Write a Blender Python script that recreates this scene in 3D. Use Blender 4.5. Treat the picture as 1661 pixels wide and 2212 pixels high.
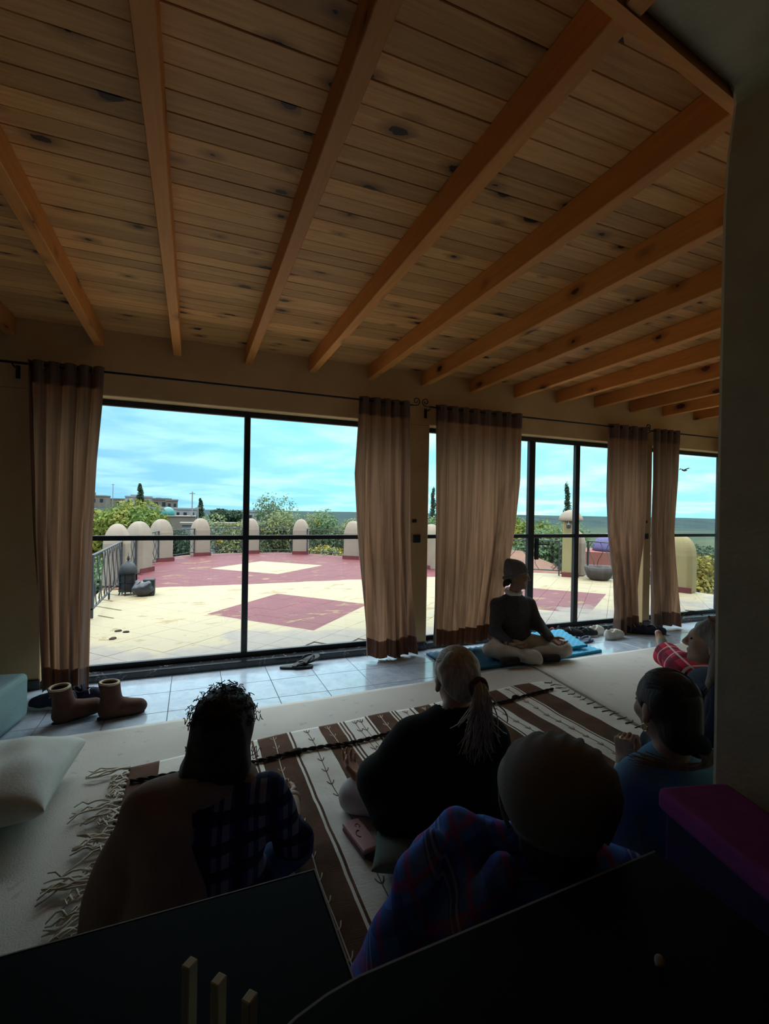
import bpy, bmesh, math, random
import numpy as np
from mathutils import Vector, Matrix

for _o in list(bpy.data.objects):
    bpy.data.objects.remove(_o)
scene = bpy.context.scene
COL = scene.collection
RAD = math.radians

# ------------------------------------------------------------------ camera
CAM_H = 1.2945
_yaw, _pitch, _roll = RAD(21.841), RAD(-0.1854), RAD(0.968)
_F = Vector((math.sin(_yaw) * math.cos(_pitch), math.cos(_yaw) * math.cos(_pitch), math.sin(_pitch)))
_R0 = Vector((math.cos(_yaw), -math.sin(_yaw), 0))
_U0 = _R0.cross(_F)
_R = _R0 * math.cos(_roll) + _U0 * math.sin(_roll)
_U = _R.cross(_F)
cam_data = bpy.data.cameras.new('camera')
cam_data.sensor_fit = 'HORIZONTAL'
cam_data.sensor_width = 36.0
cam_data.lens = 36.0 * 1032.06 / 1661.0
cam_data.clip_start = 0.02
cam_data.clip_end = 6000
cam = bpy.data.objects.new('camera', cam_data)
COL.objects.link(cam)
cam.matrix_world = Matrix(((_R.x, _U.x, -_F.x, 0), (_R.y, _U.y, -_F.y, 0), (_R.z, _U.z, -_F.z, CAM_H), (0, 0, 0, 1)))
scene.camera = cam


# ------------------------------------------------------------------ node helper
def nd(nt, typ, ins=None, **attrs):
    n = nt.nodes.new(typ)
    for k, v in attrs.items():
        setattr(n, k, v)
    for k, v in (ins or {}).items():
        s = n.inputs[k]
        if isinstance(v, bpy.types.NodeSocket):
            nt.links.new(v, s)
        else:
            if isinstance(v, (tuple, list)) and len(v) == 3 and s.type == 'RGBA':
                v = (*v, 1.0)
            s.default_value = v
    return n


def mth(nt, op, a, b=0.0, c=None, clamp=False):
    n = nd(nt, 'ShaderNodeMath', {0: a, 1: b}, operation=op, use_clamp=clamp)
    if c is not None:
        n.inputs[2].default_value = c
    return n.outputs[0]


def mixc(nt, f, a, b, blend='MIX'):
    n = nd(nt, 'ShaderNodeMix', data_type='RGBA', blend_type=blend)
    for sock, v in ((n.inputs[0], f), (n.inputs[6], a), (n.inputs[7], b)):
        if isinstance(v, bpy.types.NodeSocket):
            nt.links.new(v, sock)
        else:
            sock.default_value = (*v, 1.0) if isinstance(v, (tuple, list)) and len(v) == 3 else v
    return n.outputs[2]


def mrange(nt, v, a, b, c=0.0, d=1.0, smooth=False):
    n = nd(nt, 'ShaderNodeMapRange', {'Value': v, 'From Min': a, 'From Max': b, 'To Min': c, 'To Max': d})
    if smooth:
        n.interpolation_type = 'SMOOTHSTEP'
    return n.outputs[0]


# ------------------------------------------------------------------ world: veiled overcast sky
world = bpy.data.worlds.new('overcast_sky')
scene.world = world
world.use_nodes = True
wt = world.node_tree
wt.nodes.clear()
_tc = nd(wt, 'ShaderNodeTexCoord').outputs['Generated']
_sep = nd(wt, 'ShaderNodeSeparateXYZ', {0: _tc})
_z = mth(wt, 'MAXIMUM', _sep.outputs[2], 0.0)
# cloud layer: direction projected on a plane overhead, so the banks flatten into streaks at the horizon
_den = mth(wt, 'ADD', _z, 0.10)
_cx = mth(wt, 'DIVIDE', _sep.outputs[0], _den)
_cy = mth(wt, 'DIVIDE', _sep.outputs[1], _den)
_cv = nd(wt, 'ShaderNodeCombineXYZ', {0: _cx, 1: _cy, 2: 0.0}).outputs[0]
_cn = nd(wt, 'ShaderNodeTexNoise', {'Vector': _cv, 'Scale': 0.9, 'Detail': 5.0, 'Roughness': 0.55, 'Distortion': 0.4}).outputs[0]
_cn = mrange(wt, _cn, 0.36, 0.70, 0.0, 1.0, True)
# broad brightness around the veiled sun
_sd = Vector((0.80, 0.52, 0.42)).normalized()
_dot = nd(wt, 'ShaderNodeVectorMath', {0: _tc, 1: tuple(_sd)}, operation='DOT_PRODUCT').outputs['Value']
_glow = mrange(wt, _dot, 0.35, 1.0, 0.0, 1.0, True)
_low = mixc(wt, _glow, (0.172, 0.387, 0.585), (0.249, 0.636, 0.705))
_cloud = mixc(wt, _glow, (0.310, 0.542, 0.671), (0.499, 0.843, 0.860))
_band = mixc(wt, _cn, _low, _cloud)
_zen = mixc(wt, _cn, (2.9, 3.1, 3.2), (3.7, 3.9, 4.0))
_elev = mrange(wt, _z, 0.22, 0.85, 0.0, 1.0, True)
_sky = mixc(wt, _elev, _band, _zen)
_bg = nd(wt, 'ShaderNodeBackground', {'Color': _sky, 'Strength': 1.0})
nd(wt, 'ShaderNodeOutputWorld', {'Surface': _bg.outputs[0]})

vs = scene.view_settings
vs.view_transform = 'Standard'
vs.look = 'None'
vs.exposure = 1.0
scene.cycles.max_bounces = 8
scene.cycles.diffuse_bounces = 4
scene.cycles.glossy_bounces = 3
scene.cycles.caustics_reflective = False
scene.cycles.caustics_refractive = False
vs.gamma = 1.0
vs.use_curve_mapping = False
RNG = random.Random(7)


# ------------------------------------------------------------------ object helpers
def link(name, data, parent=None, loc=(0, 0, 0), rot=(0, 0, 0)):
    o = bpy.data.objects.new(name, data)
    COL.objects.link(o)
    o.location = loc
    o.rotation_euler = rot
    if parent is not None:
        o.parent = parent
    return o


def tag(o, label=None, cat=None, group=None, kind=None):
    if label:
        o['label'] = label
    if cat:
        o['category'] = cat
    if group:
        o['group'] = group
    if kind:
        o['kind'] = kind
    return o


def thing(name, label, cat, loc=(0, 0, 0), rotz=0.0, group=None, rot=None):
    o = link(name, None, None, loc, rot or (0, 0, rotz))
    o.empty_display_size = 0.05
    return tag(o, label, cat, group)


def structure(name, loc=(0, 0, 0)):
    o = link(name, None, None, loc)
    o['kind'] = 'structure'
    return o


class MB:
    """collects shapes into one mesh"""

    def __init__(self):
        self.v = []
        self.f = []

    def add(self, vs_, fs_):
        n = len(self.v)
        self.v += [tuple(map(float, p)) for p in vs_]
        self.f += [tuple(int(i) + n for i in q) for q in fs_]
        return self

    def box(self, a, b, m=None):
        x0, y0, z0 = a
        x1, y1, z1 = b
        P = [(x0, y0, z0), (x1, y0, z0), (x1, y1, z0), (x0, y1, z0), (x0, y0, z1), (x1, y0, z1), (x1, y1, z1), (x0, y1, z1)]
        if m is not None:
            P = [tuple(m @ Vector(p)) for p in P]
        return self.add(P, [(0, 3, 2, 1), (4, 5, 6, 7), (0, 1, 5, 4), (1, 2, 6, 5), (2, 3, 7, 6), (3, 0, 4, 7)])

    def tube(self, pts, r, sides=6, closed=False, cap=True, flat=1.0):
        pts = [Vector(p) for p in pts]
        n = len(pts)
        rr = r if isinstance(r, (list, tuple)) else [r] * n
        base = len(self.v)
        up = None
        for i in range(n):
            if closed:
                t = pts[(i + 1) % n] - pts[i - 1]
            else:
                t = pts[min(i + 1, n - 1)] - pts[max(i - 1, 0)]
            if t.length < 1e-9:
                t = Vector((0, 0, 1))
            t.normalize()
            if up is None:
                up = Vector((0, 0, 1)) if abs(t.z) < 0.9 else Vector((1, 0, 0))
            up = up - t * up.dot(t)
            if up.length < 1e-6:
                up = t.orthogonal()
            up.normalize()
            sd = t.cross(up)
            for k in range(sides):
                a = 2 * math.pi * k / sides
                p = pts[i] + sd * (math.cos(a) * rr[i]) + up * (math.sin(a) * rr[i] * flat)
                self.v.append(tuple(p))
        m = n if closed else n - 1
        for i in range(m):
            j = (i + 1) % n
            for k in range(sides):
                k2 = (k + 1) % sides
                self.f.append((base + i * sides + k, base + i * sides + k2, base + j * sides + k2, base + j * sides + k))
        if cap and not closed:
            self.f.append(tuple(base + k for k in range(sides - 1, -1, -1)))
            self.f.append(tuple(base + (n - 1) * sides + k for k in range(sides)))
        return self

    def lathe(self, prof, seg=20, c=(0, 0, 0), cap=True):
        base = len(self.v)
        for (r, z) in prof:
            for k in range(seg):
                a = 2 * math.pi * k / seg
                self.v.append((c[0] + r * math.cos(a), c[1] + r * math.sin(a), c[2] + z))
        for i in range(len(prof) - 1):
            for k in range(seg):
                k2 = (k + 1) % seg
                self.f.append((base + i * seg + k, base + i * seg + k2, base + (i + 1) * seg + k2, base + (i + 1) * seg + k))
        if cap:
            self.f.append(tuple(base + k for k in range(seg - 1, -1, -1)))
            self.f.append(tuple(base + (len(prof) - 1) * seg + k for k in range(seg)))
        return self

    def prism(self, outline, z0, z1, m=None):
        n = len(outline)
        P = [(x, y, z0) for x, y in outline] + [(x, y, z1) for x, y in outline]
        if m is not None:
            P = [tuple(m @ Vector(p)) for p in P]
        F = [tuple(range(n - 1, -1, -1)), tuple(range(n, 2 * n))]
        F += [(i, (i + 1) % n, n + (i + 1) % n, n + i) for i in range(n)]
        return self.add(P, F)

    def mesh(self, name='mesh', smooth=False, bevel=0.0, seg=2, fix=True):
        me = bpy.data.meshes.new(name)
        me.from_pydata(self.v, [], self.f)
        if bevel > 0 or fix:
            bm = bmesh.new()
            bm.from_mesh(me)
            if fix:
                bmesh.ops.recalc_face_normals(bm, faces=bm.faces)
            if bevel > 0:
                es = [e for e in bm.edges if len(e.link_faces) == 2 and e.calc_face_angle(0) > 0.5]
                bmesh.ops.bevel(bm, geom=es, offset=bevel, segments=seg, affect='EDGES', profile=0.5, clamp_overlap=True)
            bm.to_mesh(me)
            bm.free()
        if smooth:
            for p in me.polygons:
                p.use_smooth = True
        me.update()
        return me

    def build(self, name, mat, parent=None, loc=(0, 0, 0), rot=(0, 0, 0), smooth=False, bevel=0.0, seg=2, fix=True):
        me = self.mesh(name, smooth, bevel, seg, fix)
        if mat is not None:
            me.materials.append(mat)
        return link(name, me, parent, loc, rot)


def copy_tree(o, parent=None):
    c = o.copy()
    COL.objects.link(c)
    c.parent = parent
    for ch in list(o.children):
        copy_tree(ch, c)
    return c


# ------------------------------------------------------------------ signed-distance modelling (bodies, clothes, shoes)
def _smin(a, b, k):
    h = np.maximum(k - np.abs(a - b), 0.0) / k
    return np.minimum(a, b) - h * h * k * 0.25


class SDF:
    def __init__(self, k=0.03):
        self.p = []
        self.k = k
        self.lo = np.array([9e9] * 3)
        self.hi = -self.lo
        self.cuts = []
        self.disp = None

    def _grow(self, c, r):
        c = np.array(c, float)
        self.lo = np.minimum(self.lo, c - r)
        self.hi = np.maximum(self.hi, c + r)

    def cone(self, a, b, ra, rb=None, k=None):
        rb = ra if rb is None else rb
        self._grow(a, ra)
        self._grow(b, rb)
        self.p.append(('c', np.array(a, float), np.array(b, float), ra, rb, k))
        return self

    def chain(self, pts, rs, k=None):
        for i in range(len(pts) - 1):
            self.cone(pts[i], pts[i + 1], rs[i], rs[i + 1], k)
        return self

    def ell(self, c, r, rot=None, k=None):
        self._grow(c, max(r))
        self.p.append(('e', np.array(c, float), np.array(r, float), None if rot is None else np.array(rot, float), 0, k))
        return self

    def cut_cone(self, a, b, ra, rb=None):
        self.cuts.append(('c', np.array(a, float), np.array(b, float), ra, ra if rb is None else rb))
        return self

    def cut_plane(self, point, normal):      # removes the side the normal points to
        self.cuts.append(('p', np.array(point, float), np.array(normal, float) / np.linalg.norm(normal), 0, 0))
        return self

    def cut_ell(self, c, r):
        self.cuts.append(('e', np.array(c, float), np.array(r, float), None, 0))
        return self

    @staticmethod
    def _ev(q, X, Y, Z):
        if q[0] == 'c':
            a, b, ra, rb = q[1:5]
            d = b - a
            L = max(float(d @ d), 1e-12)
            px, py, pz = X - a[0], Y - a[1], Z - a[2]
            h = np.clip((px * d[0] + py * d[1] + pz * d[2]) / L, 0, 1)
            return np.sqrt((px - h * d[0]) ** 2 + (py - h * d[1]) ** 2 + (pz - h * d[2]) ** 2) - (ra + (rb - ra) * h)
        if q[0] == 'e':
            c, r, rot = q[1:4]
            px, py, pz = X - c[0], Y - c[1], Z - c[2]
            if rot is not None:
                px, py, pz = (rot[0, 0] * px + rot[0, 1] * py + rot[0, 2] * pz, rot[1, 0] * px + rot[1, 1] * py + rot[1, 2] * pz,
                              rot[2, 0] * px + rot[2, 1] * py + rot[2, 2] * pz)
            k0 = np.sqrt((px / r[0]) ** 2 + (py / r[1]) ** 2 + (pz / r[2]) ** 2)
            k1 = np.sqrt((px / r[0] ** 2) ** 2 + (py / r[1] ** 2) ** 2 + (pz / r[2] ** 2) ** 2)
            return k0 * (k0 - 1.0) / np.maximum(k1, 1e-6)
        return (X - q[1][0]) * q[2][0] + (Y - q[1][1]) * q[2][1] + (Z - q[1][2]) * q[2][2]

    def mesh(self, h):
        lo = self.lo - 3 * h - 0.012
        hi = self.hi + 3 * h + 0.012
        n = np.ceil((hi - lo) / h).astype(int) + 1
        ax = [lo[i] + h * np.arange(n[i]) for i in range(3)]
        X, Y, Z = np.meshgrid(*ax, indexing='ij')
        F = None
        for q in self.p:
            d = self._ev(q, X, Y, Z)
            F = d if F is None else _smin(F, d, q[5] or self.k)
        if self.disp is not None:
            F = F + self.disp(X, Y, Z)
        for q in self.cuts:
            d = self._ev(q, X, Y, Z)
            F = np.maximum(F, d if q[0] == 'p' else -d)
        return surface_nets(F, lo, h)


def surface_nets(F, lo, h):
    s = F < 0
    nx, ny, nz = F.shape
    acc = np.zeros((nx - 1, ny - 1, nz - 1, 3))
    cnt = np.zeros((nx - 1, ny - 1, nz - 1))
    for axis in range(3):
        sl0 = [slice(None)] * 3
        sl1 = [slice(None)] * 3
        sl0[axis] = slice(0, -1)
        sl1[axis] = slice(1, None)
        a, b = F[tuple(sl0)], F[tuple(sl1)]
        cr = s[tuple(sl0)] != s[tuple(sl1)]
        t = np.where(cr, a / np.where(np.abs(a - b) < 1e-12, 1e-12, a - b), 0)
        o1, o2 = [i for i in range(3) if i != axis]
        for d1 in (0, 1):
            for d2 in (0, 1):
                sl = [None] * 3
                sl[axis] = slice(None)
                sl[o1] = slice(0, F.shape[o1] - 1) if d1 == 0 else slice(1, None)
                sl[o2] = slice(0, F.shape[o2] - 1) if d2 == 0 else slice(1, None)
                c = cr[tuple(sl)]
                cnt += c
                acc[..., axis] += np.where(c, t[tuple(sl)], 0)
                acc[..., o1] += c * d1
                acc[..., o2] += c * d2
    m = cnt > 0
    idx = -np.ones(m.shape, int)
    idx[m] = np.arange(m.sum())
    cell = np.argwhere(m)
    V = (cell + acc[m] / cnt[m][:, None]) * h + lo
    quads = []
    for axis in range(3):
        o1, o2 = [(1, 2), (2, 0), (0, 1)][axis]
        sl0 = [slice(1, -1)] * 3
        sl1 = [slice(1, -1)] * 3
        sl0[axis] = slice(0, -1)
        sl1[axis] = slice(1, None)
        a, b = s[tuple(sl0)], s[tuple(sl1)]
        for flag in (0, 1):
            w = np.argwhere((a & ~b) if flag == 0 else (~a & b))
            if len(w) == 0:
                continue
            off = np.ones(3, int)
            off[axis] = 0
            e = w + off
            def cell_at(d1, d2):
                c = e.copy()
                c[:, o1] -= d1
                c[:, o2] -= d2
                return idx[c[:, 0], c[:, 1], c[:, 2]]
            q = np.stack([cell_at(1, 1), cell_at(0, 1), cell_at(0, 0), cell_at(1, 0)], 1)
            quads.append(q if flag == 0 else q[:, ::-1])
    Q = np.concatenate(quads)
    Q = Q[(Q >= 0).all(1)]
    return V, Q


def wrinkle(amp, freq, seed, stretch=(1, 1, 1)):
    rg = np.random.RandomState(seed)
    D = rg.normal(size=(5, 3)) * np.array(stretch)
    D /= np.linalg.norm(D, axis=1)[:, None]
    ph = rg.uniform(0, 6.28, 5)
    fr = freq * rg.uniform(0.6, 1.6, 5)

    def f(X, Y, Z):
        t = 0
        for d, p_, q in zip(D, ph, fr):
            t = t + np.sin((X * d[0] + Y * d[1] + Z * d[2]) * q + p_ + 1.3 * np.sin(q * 0.37 * (X * d[1] - Z * d[0]) + p_))
        return amp * t / 2.5
    return f


def sdf_obj(name, sdfs, h, mat, parent=None, loc=(0, 0, 0), rot=(0, 0, 0)):
    if not isinstance(sdfs, list):
        sdfs = [(sdfs, h)]
    mb_v, mb_f, n = [], [], 0
    for s_, hh in sdfs:
        V, Q = s_.mesh(hh)
        mb_v.append(V)
        mb_f.append(Q + n)
        n += len(V)
    V = np.concatenate(mb_v)
    Q = np.concatenate(mb_f)
    me = bpy.data.meshes.new(name)
    me.vertices.add(len(V))
    me.vertices.foreach_set('co', V.astype(np.float32).ravel())
    me.loops.add(Q.size)
    me.loops.foreach_set('vertex_index', Q.astype(np.int32).ravel())
    me.polygons.add(len(Q))
    me.polygons.foreach_set('loop_start', np.arange(0, Q.size, 4, dtype=np.int32))
    me.polygons.foreach_set('loop_total', np.full(len(Q), 4, dtype=np.int32))
    me.update(calc_edges=True)
    me.validate()
    me.polygons.foreach_set('use_smooth', np.ones(len(me.polygons), dtype=bool))
    if mat is not None:
        me.materials.append(mat)
    return link(name, me, parent, loc, rot)


# ------------------------------------------------------------------ materials
def new_mat(name):
    m = bpy.data.materials.new(name)
    m.use_nodes = True
    nt = m.node_tree
    nt.nodes.clear()
    return m, nt


def finish(nt, color, rough=0.8, spec=0.25, normal=None, metal=0.0, trans=None, extra=None):
    ins = {'Base Color': color, 'Roughness': rough, 'Metallic': metal, 'Specular IOR Level': spec}
    if normal is not None:
        ins['Normal'] = normal
    if extra:
        ins.update(extra)
    b = nd(nt, 'ShaderNodeBsdfPrincipled', ins).outputs[0]
    if trans is not None:
        tb = nd(nt, 'ShaderNodeBsdfTranslucent', {'Color': trans[1]}).outputs[0]
        b = nd(nt, 'ShaderNodeMixShader', {0: trans[0], 1: b, 2: tb}).outputs[0]
    nd(nt, 'ShaderNodeOutputMaterial', {'Surface': b})


def coords(nt, kind='Object', scale=(1, 1, 1)):
    if kind == 'World':
        s = nd(nt, 'ShaderNodeNewGeometry').outputs['Position']
    else:
        s = nd(nt, 'ShaderNodeTexCoord').outputs[kind]
    if tuple(scale) != (1, 1, 1):
        s = nd(nt, 'ShaderNodeMapping', {'Vector': s, 'Scale': scale}).outputs[0]
    return s


def noise(nt, vec, scale, detail=3.0, rough=0.55, dist=0.0):
    return nd(nt, 'ShaderNodeTexNoise', {'Vector': vec, 'Scale': scale, 'Detail': detail, 'Roughness': rough, 'Distortion': dist}).outputs[0]


def bump(nt, h, strength=0.3, dist=0.01):
    return nd(nt, 'ShaderNodeBump', {'Height': h, 'Strength': strength, 'Distance': dist}).outputs[0]


def M(name, c, c2=None, rough=0.8, scale=8.0, bscale=0.0, bstr=0.25, spec=0.25, metal=0.0, trans=None, stretch=(1, 1, 1), kind='Object', bdist=0.006):
    m, nt = new_mat(name)
    v = coords(nt, kind, stretch)
    col = c
    if c2 is not None:
        col = mixc(nt, mrange(nt, noise(nt, v, scale, 4), 0.35, 0.65), c, c2)
    nrm = bump(nt, noise(nt, v, bscale, 4), bstr, bdist) if bscale else None
    finish(nt, col, rough, spec, nrm, metal, trans)
    return m


def plaid(name, base, bands, rough=0.9, axes=((1, 0, 0), (0, 0, 1)), bscale=120):
    """bands: (axis index, period, offset, width, colour, strength)"""
    m, nt = new_mat(name)
    v = coords(nt)
    col = mixc(nt, mrange(nt, noise(nt, v, 9), 0.3, 0.7), base, tuple(0.75 * b for b in base))
    for ai, per, off, w, c, st in bands:
        d = nd(nt, 'ShaderNodeVectorMath', {0: v, 1: axes[ai]}, operation='DOT_PRODUCT').outputs['Value']
        fr = mth(nt, 'FRACT', mth(nt, 'ADD', mth(nt, 'DIVIDE', d, per), off + 50))
        f = mth(nt, 'MULTIPLY', mth(nt, 'LESS_THAN', fr, w), st)
        col = mixc(nt, f, col, c)
    finish(nt, col, rough, 0.15, bump(nt, noise(nt, v, bscale, 2), 0.2, 0.003))
    return m


def wood(name, c_light, c_dark, c_knot, knot_scale, grain=(2.0, 40.0), rough=0.55, knots=0.5):
    """boards running along local x, with knots and per-board variation"""
    m, nt = new_mat(name)
    rnd = nd(nt, 'ShaderNodeObjectInfo').outputs['Random']
    obj = coords(nt)
    off = nd(nt, 'ShaderNodeCombineXYZ', {0: mth(nt, 'MULTIPLY', rnd, 37.0), 1: mth(nt, 'MULTIPLY', rnd, 11.3), 2: mth(nt, 'MULTIPLY', rnd, 5.1)}).outputs[0]
    v = nd(nt, 'ShaderNodeVectorMath', {0: obj, 1: off}, operation='ADD').outputs[0]
    gv = nd(nt, 'ShaderNodeMapping', {'Vector': v, 'Scale': (grain[0], grain[1], grain[1])}).outputs[0]
    g = noise(nt, gv, 1.6, 4, 0.6, 0.6)
    g2 = noise(nt, nd(nt, 'ShaderNodeMapping', {'Vector': v, 'Scale': (1.3, 5, 5)}).outputs[0], 1.1, 2)
    col = mixc(nt, mrange(nt, g, 0.3, 0.7), c_light, c_dark)
    col = mixc(nt, mrange(nt, g2, 0.5, 0.85, 0.0, 0.4), col, tuple(0.55 * a for a in c_dark))
    tint = mrange(nt, rnd, 0.0, 1.0, 0.72, 1.12)
    col = mixc(nt, 1.0, col, nd(nt, 'ShaderNodeCombineColor', {0: tint, 1: tint, 2: tint}).outputs[0], 'MULTIPLY')
    sv = nd(nt, 'ShaderNodeSeparateXYZ', {0: v})
    kv = nd(nt, 'ShaderNodeCombineXYZ', {0: mth(nt, 'MULTIPLY', sv.outputs[0], knot_scale), 1: mth(nt, 'MULTIPLY', mth(nt, 'ADD', sv.outputs[1], sv.outputs[2]), knot_scale * 1.9), 2: 0.0}).outputs[0]
    vor = nd(nt, 'ShaderNodeTexVoronoi', {'Vector': kv, 'Scale': 1.0, 'Randomness': 1.0}, voronoi_dimensions='2D')
    wob = noise(nt, v, 45, 2)
    dk = mth(nt, 'ADD', vor.outputs['Distance'], mth(nt, 'MULTIPLY', wob, 0.10))
    size = nd(nt, 'ShaderNodeSeparateColor', {0: vor.outputs['Color']}).outputs[0]
    thr = mth(nt, 'MULTIPLY', mrange(nt, size, 1.0 - knots, 1.0, 0.0, 1.0), 0.15)
    core = mth(nt, 'LESS_THAN', dk, mth(nt, 'ADD', thr, 0.03))
    halo = mth(nt, 'MULTIPLY', mrange(nt, mth(nt, 'SUBTRACT', dk, thr), 0.02, 0.22, 0.7, 0.0), mth(nt, 'GREATER_THAN', size, 1.0 - knots))
    core = mth(nt, 'MULTIPLY', core, mth(nt, 'GREATER_THAN', size, 1.0 - knots))
    col = mixc(nt, halo, col, tuple(2.2 * a for a in c_knot))
    col = mixc(nt, core, col, c_knot)
    finish(nt, col, rough, 0.3, bump(nt, g, 0.15, 0.002))
    return m


MT = {}
MT['plank'] = wood('pine_plank', (0.84, 0.455, 0.175), (0.62, 0.295, 0.095), (0.042, 0.018, 0.010), 3.3, knots=0.5)
MT['beam'] = wood('pine_beam', (0.88, 0.36, 0.09), (0.76, 0.28, 0.065), (0.10, 0.03, 0.012), 2.6, knots=0.3)
MT['plaster'] = M('ochre_plaster', (0.74, 0.515, 0.28), (0.66, 0.45, 0.24), 0.9, 3.0, 22, 0.25, 0.1)
MT['plaster_dark'] = M('grey_brown_plaster', (0.74, 0.64, 0.44), (0.63, 0.54, 0.37), 0.92, 6.0, 60, 0.3, 0.1)
MT['plaster_inner'] = M('taupe_plaster', (0.22, 0.19, 0.17), (0.17, 0.15, 0.14), 0.92, 3.0, 40, 0.2, 0.1)
MT['iron'] = M('black_iron', (0.012, 0.014, 0.018), (0.022, 0.025, 0.03), 0.42, 10, 60, 0.1, 0.5)
MT['rod'] = M('curtain_iron', (0.015, 0.013, 0.014), None, 0.5, spec=0.4)
MT['rail_iron'] = M('grey_painted_iron', (0.022, 0.023, 0.03), (0.035, 0.035, 0.042), 0.55, 14, spec=0.4)


def marble_black():
    m, nt = new_mat('black_veined_marble')
    v = coords(nt)
    n = noise(nt, v, 5.0, 6, 0.6, 1.6)
    ve = mth(nt, 'LESS_THAN', mth(nt, 'ABSOLUTE', mth(nt, 'SUBTRACT', n, 0.5)), 0.006)
    f = mth(nt, 'MULTIPLY', ve, mrange(nt, noise(nt, v, 9, 2), 0.5, 0.62))
    finish(nt, mixc(nt, f, (0.012, 0.013, 0.017), (0.35, 0.36, 0.38)), 0.2, 0.5)
    return m


def marble_tile():
    m, nt = new_mat('grey_marble_tile')
    rnd = nd(nt, 'ShaderNodeObjectInfo').outputs['Random']
    off = nd(nt, 'ShaderNodeCombineXYZ', {0: mth(nt, 'MULTIPLY', rnd, 31.0), 1: mth(nt, 'MULTIPLY', rnd, 17.0), 2: 0.0}).outputs[0]
    v = nd(nt, 'ShaderNodeVectorMath', {0: coords(nt), 1: off}, operation='ADD').outputs[0]
    n = noise(nt, v, 6.0, 6, 0.62, 1.2)
    col = mixc(nt, mrange(nt, n, 0.35, 0.68), (0.50, 0.58, 0.68), (0.33, 0.40, 0.50))
    ve = mrange(nt, mth(nt, 'ABSOLUTE', mth(nt, 'SUBTRACT', noise(nt, v, 2.7, 5, 0.6, 1.8), 0.5)), 0.0, 0.02, 0.5, 0.0)
    col = mixc(nt, ve, col, (0.55, 0.57, 0.60))
    finish(nt, col, mrange(nt, n, 0.3, 0.7, 0.12, 0.2), 0.75)
    return m


MT['sill'] = marble_black()
MT['tile'] = marble_tile()
MT['grout'] = M('grey_grout', (0.22, 0.23, 0.25), None, 0.9)


def glass_mat():
    m, nt = new_mat('window_glass')
    bf = nd(nt, 'ShaderNodeNewGeometry').outputs['Backfacing']
    ior = mth(nt, 'MULTIPLY_ADD', bf, 1 / 1.35 - 1.35, 1.35)
    fr = nd(nt, 'ShaderNodeFresnel', {'IOR': ior}).outputs[0]
    t = nd(nt, 'ShaderNodeBsdfTransparent', {'Color': (0.955, 0.985, 0.985)}).outputs[0]
    g = nd(nt, 'ShaderNodeBsdfGlossy', {'Color': (1, 1, 1), 'Roughness': 0.0}).outputs[0]
    sh = nd(nt, 'ShaderNodeMixShader', {0: fr, 1: t, 2: g}).outputs[0]
    nd(nt, 'ShaderNodeOutputMaterial', {'Surface': sh})
    return m


MT['glass'] = glass_mat()


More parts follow.
